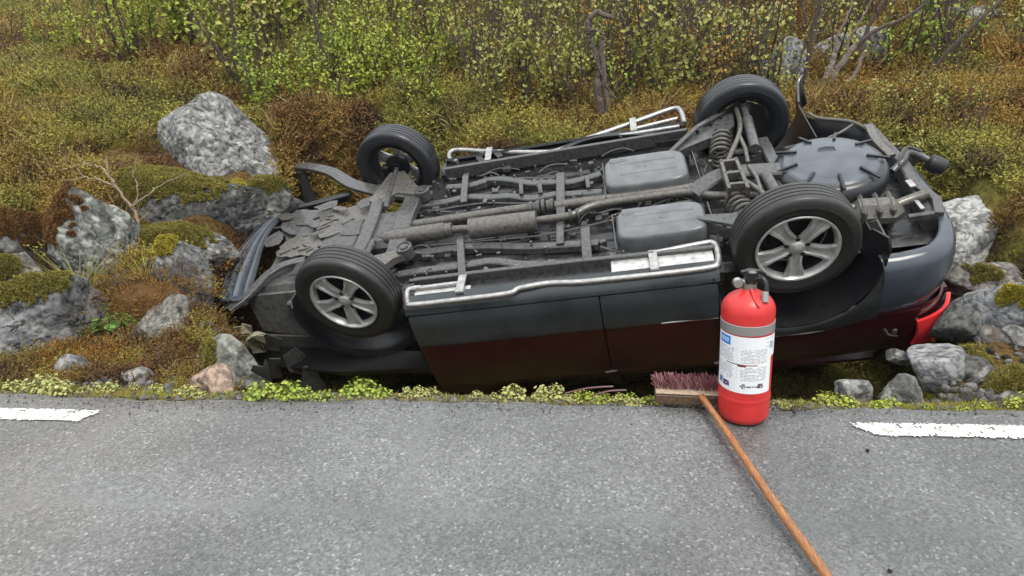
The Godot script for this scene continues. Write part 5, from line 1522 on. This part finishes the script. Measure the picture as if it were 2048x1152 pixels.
	lathe(s, [Vector2(0.085, 0.05), Vector2(0.078, 0.03), Vector2(0.055, 0.0), Vector2(0.02, -0.015), Vector2(0.0, -0.016)], Transform3D(Basis(Vector3(1, 0, 0), 1.1) * Basis(Vector3(0, 0, 1), 0.5), Vector3(2.20, 0.37, 0.66)), 14, 0.4, 5.6)
	rg.seed = 71
	for q in [[2.26, 0.28, 0.68], [2.19, 0.27, 0.70], [2.29, 0.36, 0.66], [2.15, 0.36, 0.71], [2.27, 0.44, 0.67], [2.20, 0.46, 0.70], [2.24, 0.33, 0.71]]:
		var c0 := Vector3(q[0], q[1], q[2])
		plate(s, [c0 + rnd(rg, 0.02) + Vector3(-0.05, -0.03, 0), c0 + rnd(rg, 0.02) + Vector3(0.04, -0.04, 0), c0 + rnd(rg, 0.02) + Vector3(0.05, 0.03, 0), c0 + rnd(rg, 0.02) + Vector3(-0.03, 0.06, 0)], Vector3(0.0, 0.0, -0.006) + rnd(rg, 0.004))
	part("headlamp", s, M.yellowed, car, 20.0).set_meta("label", "smashed yellowed headlamp housing")
	for q in [[2.30, 0.52, 0.62, 0.16, 0.05, 0.3], [2.24, 0.58, 0.66, 0.20, 0.04, -0.2], [2.12, 0.55, 0.72, 0.22, 0.07, 0.5], [1.98, 0.50, 0.72, 0.26, 0.10, -0.4], [2.33, 0.42, 0.58, 0.18, 0.04, 0.1], [2.05, 0.38, 0.68, 0.16, 0.09, 0.9], [1.86, 0.60, 0.78, 0.30, 0.08, 0.15]]:
		s = Soup.new()
		var c0 := Vector3(q[0], q[1], q[2])
		var d: Vector3 = Vector3(sin(q[5]), cos(q[5]), 0.1) * q[3]
		var e: Vector3 = Vector3(cos(q[5]), -sin(q[5]), 0.2) * q[4]
		plate(s, [c0 - e * 0.6, c0 + e * 0.5 + rnd(rg, 0.01), c0 + d * 0.5 + e + rnd(rg, 0.02), c0 + d + e * 0.2, c0 + d * 0.8 - e + rnd(rg, 0.02), c0 + d * 0.4 - e * 0.7], Vector3(0, 0, -0.008))
		part("torn_panel", s, M.scuffed_cladding if q[4] < 0.06 else M.liner, car, 20.0)
	s = Soup.new()
	plate(s, [Vector3(2.28, 0.50, 0.62), Vector3(1.0, 0.52, 0.82), Vector3(0.96, 0.62, 0.88), Vector3(1.6, 0.60, 0.86), Vector3(2.25, 0.62, 0.70)], Vector3(0, 0.10, -0.05))
	part("front_wing", s, M.black_plastic, car)
	s = Soup.new()
	rows = []
	for i in 11:
		var r := []
		for k in 17:
			var u := k / 8.0 - 1.0
			r.append(Vector3(lerpf(0.9, 2.22, i / 10.0), 0.84 - 0.16 * pow(i / 10.0, 2.0) - 0.05 * u * u, u * lerpf(0.80, 0.66, i / 10.0)))
		rows.append(r)
	sheet(s, rows, 0.02)
	part("bonnet", s, M.black_plastic, car)
	# ---- body sides
	var arch := func(x: float) -> float: return 0.09 + sqrt(maxf(0.0, 0.44 * 0.44 - (x + 1.31) * (x + 1.31)))
	for sg in [1.0, -1.0]:
		side_panel("sill_cladding", 0.95, -0.90, func(x): return 0.055, func(x): return 0.128, sg, M.cladding, car, 0.004)
		for q in [["front_door", 0.935, -0.222], ["rear_door", -0.232, -0.885]]:
			var lo := func(x: float) -> float: return maxf(0.138, arch.call(x) - 0.06 if x < -0.6 else 0.0)
			var d := side_panel(q[0], q[1], q[2], func(x): return 0.372, func(x): return 0.92, sg, M.maroon, car)
			side_panel("door_cladding", q[1], q[2], lo, func(x): return 0.368, sg, M.cladding, d, 0.006, 18)
			s = Soup.new()
			plate(s, [flank(q[1] - 0.02, 0.93, sg), flank(q[2] + 0.02, 0.93, sg), flank(q[2] + 0.05, 1.16, sg), flank(q[1] - (0.42 if q[0] == "front_door" else 0.05), 1.16, sg)], Vector3(0, 0, -0.006 * sg))
			part("window", s, M.glass_dark, d)
		var strip := func(x: float) -> float: return table(-x, [[0.89, 0.46], [1.21, 0.57], [1.5, 0.56], [1.74, 0.505]])
		side_panel("arch_cladding", -0.893, -1.742, arch, strip, sg, M.scuffed_cladding, car, 0.012, 30, 6)
		var qp := side_panel("quarter_panel", -0.893, -1.985, strip, func(x): return 0.92, sg, M.maroon, car, 0.0, 20, 8)
		s = Soup.new()
		tube(s, [flank(-1.10, 0.548, sg), flank(-1.21, 0.572, sg), flank(-1.37, 0.577, sg), flank(-1.51, 0.562, sg), flank(-1.66, 0.525, sg)].map(func(p): return p + Vector3(0, 0, 0.020 * sg)), 0.008, 0.004, 8)
		tube(s, [flank(-0.56, 0.372, sg), flank(-0.70, 0.370, sg), flank(-0.885, 0.372, sg)].map(func(p): return p + Vector3(0, 0, 0.014 * sg)), 0.008, 0.006, 8)
		part("trim_strip", s, M.bare_plastic, qp)
		s = Soup.new()   # wheel house behind
		rows = []
		for i in 15:
			var a := lerpf(0.0, PI, i / 14.0)
			var r := []
			for k in 4: r.append(Vector3(-1.31 + cos(a) * 0.44, 0.10 + sin(a) * 0.44, lerpf(0.42, 0.90, k / 3.0) * sg))
			rows.append(r)
		sheet(s, rows, 0.008)
		part("wheel_house", s, M.black_plastic, car)
	s = Soup.new()
	plate(s, [Vector3(-1.74, 0.22, 0.86), Vector3(-1.765, 0.06, 0.88), Vector3(-1.76, 0.0, 0.84), Vector3(-1.73, 0.04, 0.70), Vector3(-1.70, 0.22, 0.66)], Vector3(-0.012, 0, 0))
	part("mud_flap", s, M.black_plastic, car)
	s = Soup.new()
	plate(s, [Vector3(-1.745, 0.06, 0.62), Vector3(-1.765, 0.02, 0.66), Vector3(-1.80, 0.10, 0.80), Vector3(-1.76, 0.14, 0.72)], Vector3(-0.01, 0.0, -0.01))
	part("torn_liner", s, M.chassis, car)
	# ---- rear bumper: smooth corner near, torn away far
	s = Soup.new()
	rows = []
	var corner := smooth([Vector3(-1.745, 0, 0.93), Vector3(-1.86, 0, 0.925), Vector3(-2.02, 0, 0.885), Vector3(-2.14, 0, 0.79), Vector3(-2.21, 0, 0.62), Vector3(-2.235, 0, 0.42), Vector3(-2.24, 0, 0.2), Vector3(-2.23, 0, 0.0)], 5)
	for i in corner.size():
		var p: Vector3 = corner[i]
		var r := []
		for q in [[0.135, 0.11], [0.123, 0.10], [0.122, 0.08], [0.130, 0.055], [0.148, 0.030], [0.18, 0.010], [0.24, 0.0], [0.32, 0.0], [0.42, 0.016], [0.50, 0.036], [0.548, 0.07]]:
			var inn := Vector3(1.0, 0, -0.25).normalized() if p.z < 0.6 else Vector3(0.75, 0, -0.75).normalized() if p.z < 0.87 else Vector3(0.15, 0, -1).normalized()
			var depth: float = q[1]
			if i < 6 and depth > 0.1: depth *= 0.6
			r.append(Vector3(p.x, q[0], p.z) + inn * depth)
		rows.append(r)
	sheet(s, rows, 0.006)
	var rb := part("rear_bumper", s, M.bumper_plastic, car, 55.0)
	s = Soup.new()
	rows = []
	var torn := smooth([Vector3(-2.23, 0.12, 0.0), Vector3(-2.20, 0.13, -0.16), Vector3(-2.15, 0.14, -0.30), Vector3(-2.10, 0.14, -0.50), Vector3(-2.0, 0.14, -0.62), Vector3(-1.86, 0.15, -0.72), Vector3(-1.78, 0.14, -0.80), Vector3(-1.75, 0.08, -0.95), Vector3(-1.77, 0.0, -1.05), Vector3(-1.80, -0.03, -1.09)], 5)
	for i in torn.size():
		var t := float(i) / (torn.size() - 1)
		var r := []
		for k in 7:
			var v := k / 6.0
			r.append(torn[i] + Vector3(0.10 * sin(v * PI) * (1.0 - t) - 0.04 * v, v * lerpf(0.30, 0.20, t), 0.05 * sin(v * 2.0) - 0.02 * sin(t * 30.0) * v))
		rows.append(r)
	sheet(s, rows, 0.008)
	part("torn_bumper_skin", s, M.black_plastic, rb, 60.0)
	s = Soup.new()
	tube(s, smooth([Vector3(-2.16, 0.125, -0.10), Vector3(-2.10, 0.12, -0.36), Vector3(-2.02, 0.11, -0.56), Vector3(-1.84, 0.12, -0.70), Vector3(-1.78, 0.10, -0.76)], 5), 0.012, -1.0, 8)
	tube(s, smooth([Vector3(-2.02, 0.12, -0.55), Vector3(-1.90, 0.09, -0.42), Vector3(-1.80, 0.09, -0.37)], 5), 0.010, -1.0, 8)
	tube(s, smooth([Vector3(-1.75, 0.09, -0.92), Vector3(-1.77, 0.0, -1.04), Vector3(-1.81, -0.03, -1.09)], 5), 0.010, -1.0, 8)
	beam(s, smooth([Vector3(-2.08, 0.09, -0.44), Vector3(-2.06, 0.08, -0.25), Vector3(-2.09, 0.09, -0.05)], 4), 0.05, 0.02, Vector3.DOWN)
	part("torn_edge", s, M.exhaust, rb)
	s = Soup.new()
	beam(s, [Vector3(-2.10, 0.17, -0.52), Vector3(-2.15, 0.17, 0.0), Vector3(-2.10, 0.17, 0.56)], 0.07, 0.11, Vector3.DOWN)
	beam(s, [Vector3(-2.12, 0.11, 0.26), Vector3(-2.16, 0.10, 0.44), Vector3(-2.13, 0.11, 0.56)], 0.05, 0.03, Vector3.DOWN)
	beam(s, [Vector3(-1.98, 0.12, 0.55), Vector3(-2.10, 0.10, 0.57)], 0.03, 0.04, Vector3.DOWN)
	part("bumper_beam", s, M.liner, car)
	s = Soup.new()
	beam(s, [Vector3(-2.08, 0.085, 0.24), Vector3(-2.085, 0.085, 0.31)], 0.035, 0.012, Vector3.DOWN)
	beam(s, [Vector3(-2.05, 0.085, 0.44), Vector3(-2.055, 0.085, 0.53)], 0.022, 0.012, Vector3.DOWN)
	part("beam_bracket", s, M.steel, car)
	# ---- tow hitch
	s = Soup.new()
	tube(s, smooth([Vector3(-2.06, 0.13, 0.06), Vector3(-2.14, 0.10, 0.0), Vector3(-2.18, 0.09, -0.06), Vector3(-2.24, 0.11, -0.06), Vector3(-2.30, 0.14, -0.02)], 5), 0.022, -1.0, 12)
	tube(s, smooth([Vector3(-2.10, 0.10, 0.05), Vector3(-2.13, 0.06, -0.02), Vector3(-2.19, 0.06, -0.08), Vector3(-2.26, 0.09, -0.06)], 5), 0.008, -1.0, 8)
	var hitch := part("tow_hitch", s, M.chassis, car)
	s = Soup.new()
	var hb := Transform3D(Basis(Vector3(0, 0, 1), 1.1) * Basis(Vector3(1, 0, 0), 0.35), Vector3(-2.335, 0.16, 0.015))
	lathe(s, [Vector2(0, 0.055), Vector2(0.035, 0.052), Vector2(0.05, 0.04), Vector2(0.054, 0.0), Vector2(0.05, -0.05), Vector2(0.03, -0.06), Vector2(0, -0.06)], hb, 22)
	part("hitch_socket", s, M.black_plastic, hitch)
	# ---- spare wheel under the boot, with its ribbed cover
	s = Soup.new()
	var sx := Transform3D(Basis(Vector3(1, 0, 0), PI), Vector3(-1.69, 0.0, 0.05))
	lathe(s, [Vector2(0.20, 0.02), Vector2(0.29, 0.0), Vector2(0.315, -0.02), Vector2(0.33, -0.05), Vector2(0.335, -0.09), Vector2(0.33, -0.14), Vector2(0.30, -0.17)], sx, 48)
	var spare := part("spare_tyre", s, M.rubber, car)
	s = Soup.new()
	lathe(s, [Vector2(0, 0.036), Vector2(0.12, 0.036), Vector2(0.19, 0.032), Vector2(0.215, 0.022), Vector2(0.225, 0.018), Vector2(0.262, 0.014), Vector2(0.276, 0.004), Vector2(0.28, -0.02)], sx, 56)
	part("spare_cover", s, M.cover_plastic, spare, 25.0)
	for k in 9:
		s = Soup.new()
		var a := TAU * k / 9.0 + 0.15
		var d := Vector3(cos(a), 0, sin(a))
		var c0 := Vector3(-1.69, -0.030, 0.05)
		beam(s, [c0 + d * 0.20 + Vector3(0, -0.006, 0), c0 + d * 0.27 + Vector3(0, 0.008, 0), c0 + d * 0.325 + Vector3(0, 0.02, 0)], 0.016, 0.014, Vector3.DOWN)
		part("cover_strap", s, M.black_plastic, spare)
	s = Soup.new()
	tube(s, [Vector3(-1.645, -0.034, -0.03), Vector3(-1.65, -0.046, -0.045), Vector3(-1.69, -0.046, -0.05), Vector3(-1.735, -0.046, -0.035), Vector3(-1.74, -0.034, -0.018)], 0.007, -1.0, 8)
	part("cover_handle", s, M.cover_plastic, spare)
	# ---- lamps at the near rear corner
	s = Soup.new()
	rows = []
	for i in 9:
		var t := i / 8.0
		var p: Vector3 = (smooth([Vector3(-1.92, 0, 0.905), Vector3(-2.05, 0, 0.885), Vector3(-2.16, 0, 0.82), Vector3(-2.23, 0, 0.66)], 4)[mini(i + 2, 12)])
		var r := []
		for k in 6:
			var v := k / 5.0
			r.append(Vector3(p.x - 0.006 - 0.012 * sin(v * PI), lerpf(lerpf(0.60, 0.55, t), lerpf(0.80, 0.85, t), v), p.z + 0.012 * sin(v * PI)))
		rows.append(r)
	sheet(s, rows, 0.02)
	var tl := part("tail_light", s, M.red_lens, car, 60.0)
	s = Soup.new()
	rows = []
	for p in smooth([Vector3(-1.93, 0, 0.885), Vector3(-2.05, 0, 0.865), Vector3(-2.145, 0, 0.80), Vector3(-2.20, 0, 0.64), Vector3(-2.21, 0, 0.4)], 4):
		var r := []
		for k in 5: r.append(Vector3(p.x + 0.012, lerpf(0.50, 0.88, k / 4.0), p.z - 0.012))
		rows.append(r)
	sheet(s, rows, 0.012)
	part("rear_corner_panel", s, M.maroon, car, 60.0)
	s = Soup.new()
	rbox(s, Vector3(-2.10, 0.775, 0.868), Vector3(0.05, 0.05, 0.03), 0.008, Basis(Vector3.UP, 0.7))
	part("indicator_lens", s, M.amber_lens, tl)
	s = Soup.new()
	tube(s, wobble([Vector3(-1.80, 0.60, 0.90), Vector3(-1.84, 0.66, 0.91), Vector3(-1.90, 0.72, 0.89)], 5, 0.01), 0.012, 0.006, 6)
	rbox(s, Vector3(-1.87, 0.66, 0.90), Vector3(0.03, 0.04, 0.015), 0.006)
	part("lamp_bracket", s, M.liner, tl)
	# ---- tailgate, pillars and crushed roof (down in the ditch)
	s = Soup.new()
	plate(s, [Vector3(-2.19, 0.52, -0.72), Vector3(-2.19, 0.52, 0.72), Vector3(-2.14, 0.86, 0.74), Vector3(-2.14, 0.86, -0.74)], Vector3(0.04, 0, 0))
	var tg := part("tailgate", s, M.maroon, car)
	s = Soup.new()
	plate(s, [Vector3(-2.13, 0.88, -0.70), Vector3(-2.13, 0.88, 0.70), Vector3(-1.95, 1.16, 0.60), Vector3(-1.95, 1.16, -0.60)], Vector3(0.01, 0, 0))
	part("rear_window", s, M.glass_dark, tg)
	s = Soup.new()
	rows = []
	for i in 13:
		var r := []
		for k in 13:
			var u := k / 6.0 - 1.0
			var x := lerpf(0.35, -2.0, i / 12.0)
			r.append(Vector3(x, 1.22 - 0.04 * u * u + 0.04 * crumple.get_noise_2d(x, u), u * 0.64))
		rows.append(r)
	sheet(s, rows, 0.02)
	part("roof", s, M.maroon, car)
	for sg in [1.0, -1.0]:
		for q in [[0.95, 0.82, 0.40, 1.20], [-0.22, 0.80, -0.25, 1.20], [-0.90, 0.80, -0.95, 1.20], [-2.05, 0.80, -1.95, 1.18]]:
			s = Soup.new()
			beam(s, [flank(q[0], q[1], sg), flank(q[2], q[3], sg)], 0.08, 0.05, Vector3(0, 0, 1))
			part("pillar", s, M.maroon, car)
	s = Soup.new()
	plate(s, [Vector3(0.93, 0.84, -0.70), Vector3(0.93, 0.84, 0.70), Vector3(0.40, 1.20, 0.60), Vector3(0.40, 1.20, -0.60)], Vector3(-0.008, 0, 0))
	part("windscreen", s, M.glass_dark, car)
# ---- things on the road ----
func label_texture() -> ImageTexture:
	var im := Image.create(768, 512, false, Image.FORMAT_RGB8)
	im.fill(Color(0.90, 0.91, 0.92))
	var r := RandomNumberGenerator.new()
	r.seed = 3
	# u runs round the cylinder; the sheet has two printed columns
	im.fill_rect(Rect2i(40, 16, 150, 78), Color(0.22, 0.46, 0.80))
	for i in 4: im.fill_rect(Rect2i(58 + i * 30, 34, 18, 40), Color(0.75, 0.86, 0.97))
	for col in [[40, 230], [300, 560]]:
		var y := 110
		while y < 400:
			if y > 238 and y < 268:
				y += 30
				continue
			var x: int = col[0]
			while x < col[1] - 10:
				var w := r.randi_range(8, 34)
				if r.randf() < 0.85: im.fill_rect(Rect2i(x, y, mini(w, col[1] - x), 5), Color(0.50, 0.51, 0.55) if r.randf() < 0.8 else Color(0.66, 0.55, 0.52))
				x += w + 6
			y += 13
	im.fill_rect(Rect2i(150, 246, 310, 9), Color(0.52, 0.20, 0.24))
	im.fill_rect(Rect2i(270, 252, 80, 16), Color(0.38, 0.14, 0.20))
	im.fill_rect(Rect2i(262, 100, 3, 300), Color(0.72, 0.75, 0.80))
	for q in [[44, 410, 60, 60, Color(0.32, 0.42, 0.62)], [112, 424, 80, 52, Color(0.34, 0.24, 0.38)], [300, 440, 190, 14, Color(0.35, 0.36, 0.42)], [318, 424, 30, 46, Color(0.42, 0.40, 0.44)], [470, 420, 60, 42, Color(0.34, 0.30, 0.36)], [590, 60, 70, 60, Color(0.62, 0.66, 0.74)]]:
		im.fill_rect(Rect2i(q[0], q[1], q[2], q[3]), q[4])
		for k in 5: im.fill_rect(Rect2i(q[0] + r.randi() % (q[2] as int), q[1] + r.randi() % (q[3] as int), 14, 6), Color(0.85, 0.86, 0.88))
	for k in 3: im.fill_rect(Rect2i(540, 20 + k * 34, 110, 4), Color(0.55, 0.57, 0.62))
	return ImageTexture.create_from_image(im)

func build_extinguisher() -> void:
	var o := thing("fire_extinguisher", "red fire extinguisher with white paper label standing on the road edge", "fire extinguisher", Vector3(0.634, 0.006, 0.085))
	o.basis = Basis(Vector3(0, 0, 1), deg_to_rad(2.2)) * Basis(Vector3(1, 0, 0), deg_to_rad(-1.0))
	var R := 0.0915
	var s := Soup.new()
	lathe(s, [Vector2(0.022, 0.520), Vector2(0.026, 0.510), Vector2(0.034, 0.503), Vector2(0.052, 0.493), Vector2(0.073, 0.478), Vector2(0.085, 0.462), Vector2(R, 0.444), Vector2(R + 0.0005, 0.43), Vector2(R, 0.395), Vector2(R, 0.112), Vector2(R + 0.0015, 0.108), Vector2(R + 0.0025, 0.100), Vector2(R + 0.0015, 0.092), Vector2(R, 0.088), Vector2(R, 0.030), Vector2(R - 0.003, 0.016), Vector2(R - 0.010, 0.006), Vector2(R - 0.018, 0.001), Vector2(0, 0.0)], Transform3D.IDENTITY, 72)
	part("cylinder", s, M.red_paint, o, 50.0)
	s = Soup.new()
	lathe(s, [Vector2(R - 0.001, 0.399), Vector2(R + 0.002, 0.397), Vector2(R + 0.002, 0.364), Vector2(R - 0.001, 0.362)], Transform3D.IDENTITY, 72)
	part("strap_band", s, M.band_grey, o)
	# paper label: wraps most of the front, with a tab on the right
	var face := deg_to_rad(-90.0)   # towards the road and the viewer (local +z) is angle -90
	s = Soup.new()
	for i in 48:
		for k in 8:
			var t0 := i / 48.0
			var t1 := (i + 1) / 48.0
			var v0 := k / 8.0
			var v1 := (k + 1) / 8.0
			var short := t0 > 0.80 and v0 >= 0.375
			if short: continue
			var q := []
			for c in [[t0, v0], [t0, v1], [t1, v1], [t1, v0]]:
				var a: float = face - 1.62 + c[0] * 3.05
				q.append(Vector3(cos(a) * (R + 0.0012), lerpf(0.361, 0.142, c[1]) - 0.006 * c[0], -sin(a) * (R + 0.0012)))
			s.quad(q[0], q[1], q[2], q[3])
	# quad() emits a, d, b then a, e, d: keep the same order for the uvs
	for i in 48:
		for k in 8:
			var t0 := i / 48.0
			var t1 := (i + 1) / 48.0
			var v0 := k / 8.0
			var v1 := (k + 1) / 8.0
			if t0 > 0.80 and v0 >= 0.375: continue
			for c in [[t0, v0], [t1, v1], [t0, v1], [t0, v0], [t1, v0], [t1, v1]]:
				s.uv.append(Vector2(c[0], c[1]))
	var pm := mat("paper_label", Color(1, 1, 1), 0.45)
	pm.albedo_texture = label_texture()
	part("paper_label", s, pm, o, 60.0).set_meta("label", "white instruction sheet with a blue block and lines of small print")
	s = Soup.new()
	lathe(s, [Vector2(0, 0.560), Vector2(0.014, 0.558), Vector2(0.018, 0.55), Vector2(0.018, 0.53), Vector2(0.025, 0.528), Vector2(0.026, 0.512), Vector2(0.022, 0.508)], Transform3D.IDENTITY, 24)
	tube(s, [Vector3(-0.012, 0.535, 0.0), Vector3(-0.045, 0.537, 0.006)], 0.011, -1.0, 14)
	var valve := part("valve", s, M.brass, o)
	s = Soup.new()
	lathe(s, [Vector2(0, 0.010), Vector2(0.015, 0.009), Vector2(0.018, 0.004), Vector2(0.018, -0.008), Vector2(0, -0.009)], Transform3D(Basis(Vector3(1, 0, 0), PI / 2), Vector3(-0.044, 0.537, 0.016)), 20)
	part("pressure_gauge", s, M.steel, valve)
	s = Soup.new()
	rbox(s, Vector3(0.004, 0.553, 0.004), Vector3(0.042, 0.052, 0.034), 0.008)
	beam(s, [Vector3(-0.016, 0.552, 0.0), Vector3(0.012, 0.560, 0.0), Vector3(0.042, 0.550, 0.004), Vector3(0.060, 0.530, 0.006)], 0.022, 0.010, Vector3.UP)
	beam(s, [Vector3(-0.030, 0.570, 0.0), Vector3(0.0, 0.578, 0.0), Vector3(0.036, 0.572, 0.002), Vector3(0.052, 0.560, 0.003)], 0.022, 0.008, Vector3.UP)
	rbox(s, Vector3(-0.006, 0.565, 0.0), Vector3(0.026, 0.03, 0.020), 0.004)
	part("squeeze_handle", s, M.valve_black, o)
	s = Soup.new()
	tube(s, smooth([Vector3(0.012, 0.545, 0.012), Vector3(0.036, 0.553, 0.024), Vector3(0.046, 0.53, 0.040), Vector3(0.044, 0.50, 0.052), Vector3(0.040, 0.482, 0.058)], 5), 0.0085, -1.0, 12)
	part("nozzle", s, M.valve_black, o)
	s = Soup.new()
	tube(s, [Vector3(0.042, 0.512, 0.047), Vector3(0.040, 0.478, 0.060)], 0.0115, 0.013, 14)
	part("nozzle_sleeve", s, M.band_grey, o)
	s = Soup.new()
	tube(s, smooth([Vector3(0.0, 0.515, 0.028), Vector3(0.004, 0.49, 0.060), Vector3(0.010, 0.477, 0.078), Vector3(0.016, 0.468, 0.085)], 4), 0.006, 0.003, 10)
	part("seal_tag", s, M.red_paint, o)

func build_broom() -> void:
	var o := thing("broom", "push broom lying on the road, brown wooden head, pink-red bristles up, long varnished handle", "broom", Vector3(0.47, 0.0, 0.0))
	var s := Soup.new()
	var turn := Basis(Vector3.UP, -0.06)
	var tip := turn * Basis(Vector3(1, 0, 0), deg_to_rad(8.0))
	# head on its back: the bristle side faces up and away
	rbox(s, Vector3(0.045, 0.034, 0.0), Vector3(0.40, 0.052, 0.060), 0.008, tip)
	part("head", s, M.broom_wood, o)
	s = Soup.new()
	rbox(s, Vector3(0.045, 0.034, 0.0) + tip * Vector3(0, 0.0295, 0), Vector3(0.396, 0.006, 0.060), 0.002, tip)
	part("head_face", s, M.broom_edge, o)
	s = Soup.new()
	var r := RandomNumberGenerator.new()
	r.seed = 21
	for row in 4:
		for i in 26:
			var c := Vector3(0.045 + (i - 12.5) * 0.0148 + r.randf_range(-0.002, 0.002), 0.066, -0.032 + row * 0.0115)
			var lean := Vector3((i - 12.5) / 12.5 * 0.35 - 0.12, 1.0, -0.40 + 0.12 * row + r.randf_range(-0.1, 0.1))
			for k in 16:
				var p := c + rnd(r, 0.0035)
				var d := (lean + rnd(r, 0.35)).normalized()
				var L := r.randf_range(0.036, 0.052)
				var b := r.randf_range(0.6, 1.25)
				s.col = Color(0.23 * b, 0.075 * b, 0.085 * b) if r.randf() < 0.7 else Color(0.42 * b, 0.27 * b, 0.26 * b)
				var side := d.cross(rnd(r, 1.0)).normalized() * 0.0011
				p = tip * (p - Vector3(0.045, 0.034, 0)) + Vector3(0.045, 0.034, 0)
				var e := p + tip * d * L
				s.quad(p - side, p + side, e + side, e - side)
	var br := part("bristles", s, M.bristle, o, 0.0)
	br.set_meta("kind", "stuff")
	var from := Vector3(0.018, 0.052, 0.030)
	var to := Vector3(0.262, 0.020, 1.40)
	s = Soup.new()
	var pts := []
	for i in 30:
		pts.append(from.lerp(to, i / 29.0) + Vector3(0.002 * sin(i * 0.4), 0, 0))
	tube(s, pts, 0.0128, 0.0145, 18)
	for t in [0.45, 0.66]:
		tube(s, [from.lerp(to, t), from.lerp(to, t + 0.012)], 0.0148, -1.0, 18)
	part("handle", s, M.varnish, o)

func build_litter() -> void:
	# crumbs of stone and torn plastic on the asphalt and along its edge
	var r := RandomNumberGenerator.new()
	r.seed = 50
	for q in [[0.83, 0.06, "small black crumb of debris on the asphalt just right of the extinguisher"], [1.0, 0.30, "small black crumb at the left tip of the right road marking"], [0.83, 0.86, "black crumb on the asphalt right of the broom handle"]]:
		var s := rock_soup(Vector3(0.010, 0.005, 0.007), 300 + int(q[0] * 100), 8, 0.1, 5, Color(0.02, 0.02, 0.02), Color(0.04, 0.04, 0.04), 0.0)
		var t := part("debris", s, M.rock, self)
		t.position = Vector3(q[0], 0.006, q[1])
		t.rotation.y = r.randf() * TAU
		tag(t, q[2], "debris", "dark crumbs on the road")
	for q in [[0.06, -0.10, 0.20, "pinkish torn strip of trim standing in the weeds below the middle of the car"], [0.14, -0.06, 0.14, "short reddish strip of plastic in the weeds left of the broom"]]:
		var s := Soup.new()
		beam(s, smooth([Vector3(-q[2] * 0.5, 0, 0), Vector3(0, 0.02, 0.01), Vector3(q[2] * 0.5, 0.012, 0)], 4), 0.008, 0.004)
		var t := part("plastic_strip", s, M.bristle, self)
		(t as MeshInstance3D).material_override = mat("pink_plastic", lin(0.13, 0.06, 0.06), 0.4)
		t.position = Vector3(q[0], land(q[0], q[1]) + 0.05, q[1])
		t.rotation.z = 0.12
		tag(t, q[3], "car debris")
	var s := Soup.new()
	plate(s, wobble([Vector3(-0.06, 0, 0), Vector3(-0.03, 0.035, 0.01), Vector3(0.0, 0.03, 0), Vector3(0.02, 0.075, 0), Vector3(0.035, 0.02, 0.01), Vector3(0.05, -0.05, 0)], 3, 0.008), Vector3(0, 0, 0.006))
	var t := part("plastic_shard", s, M.scuffed_cladding, self)
	t.position = Vector3(-1.52, -0.10, -0.42)
	tag(t, "torn dark shard of bumper plastic standing beside the pink stone", "car debris")

func _ready() -> void:
	setup_view()
	setup_materials()
	build_ground()
	build_road()
	build_rocks()
	build_car()
	build_extinguisher()
	build_broom()
	build_litter()
	build_deadwood()
	build_shrubs()
	build_weeds()
	build_cover()
	build_gravel()
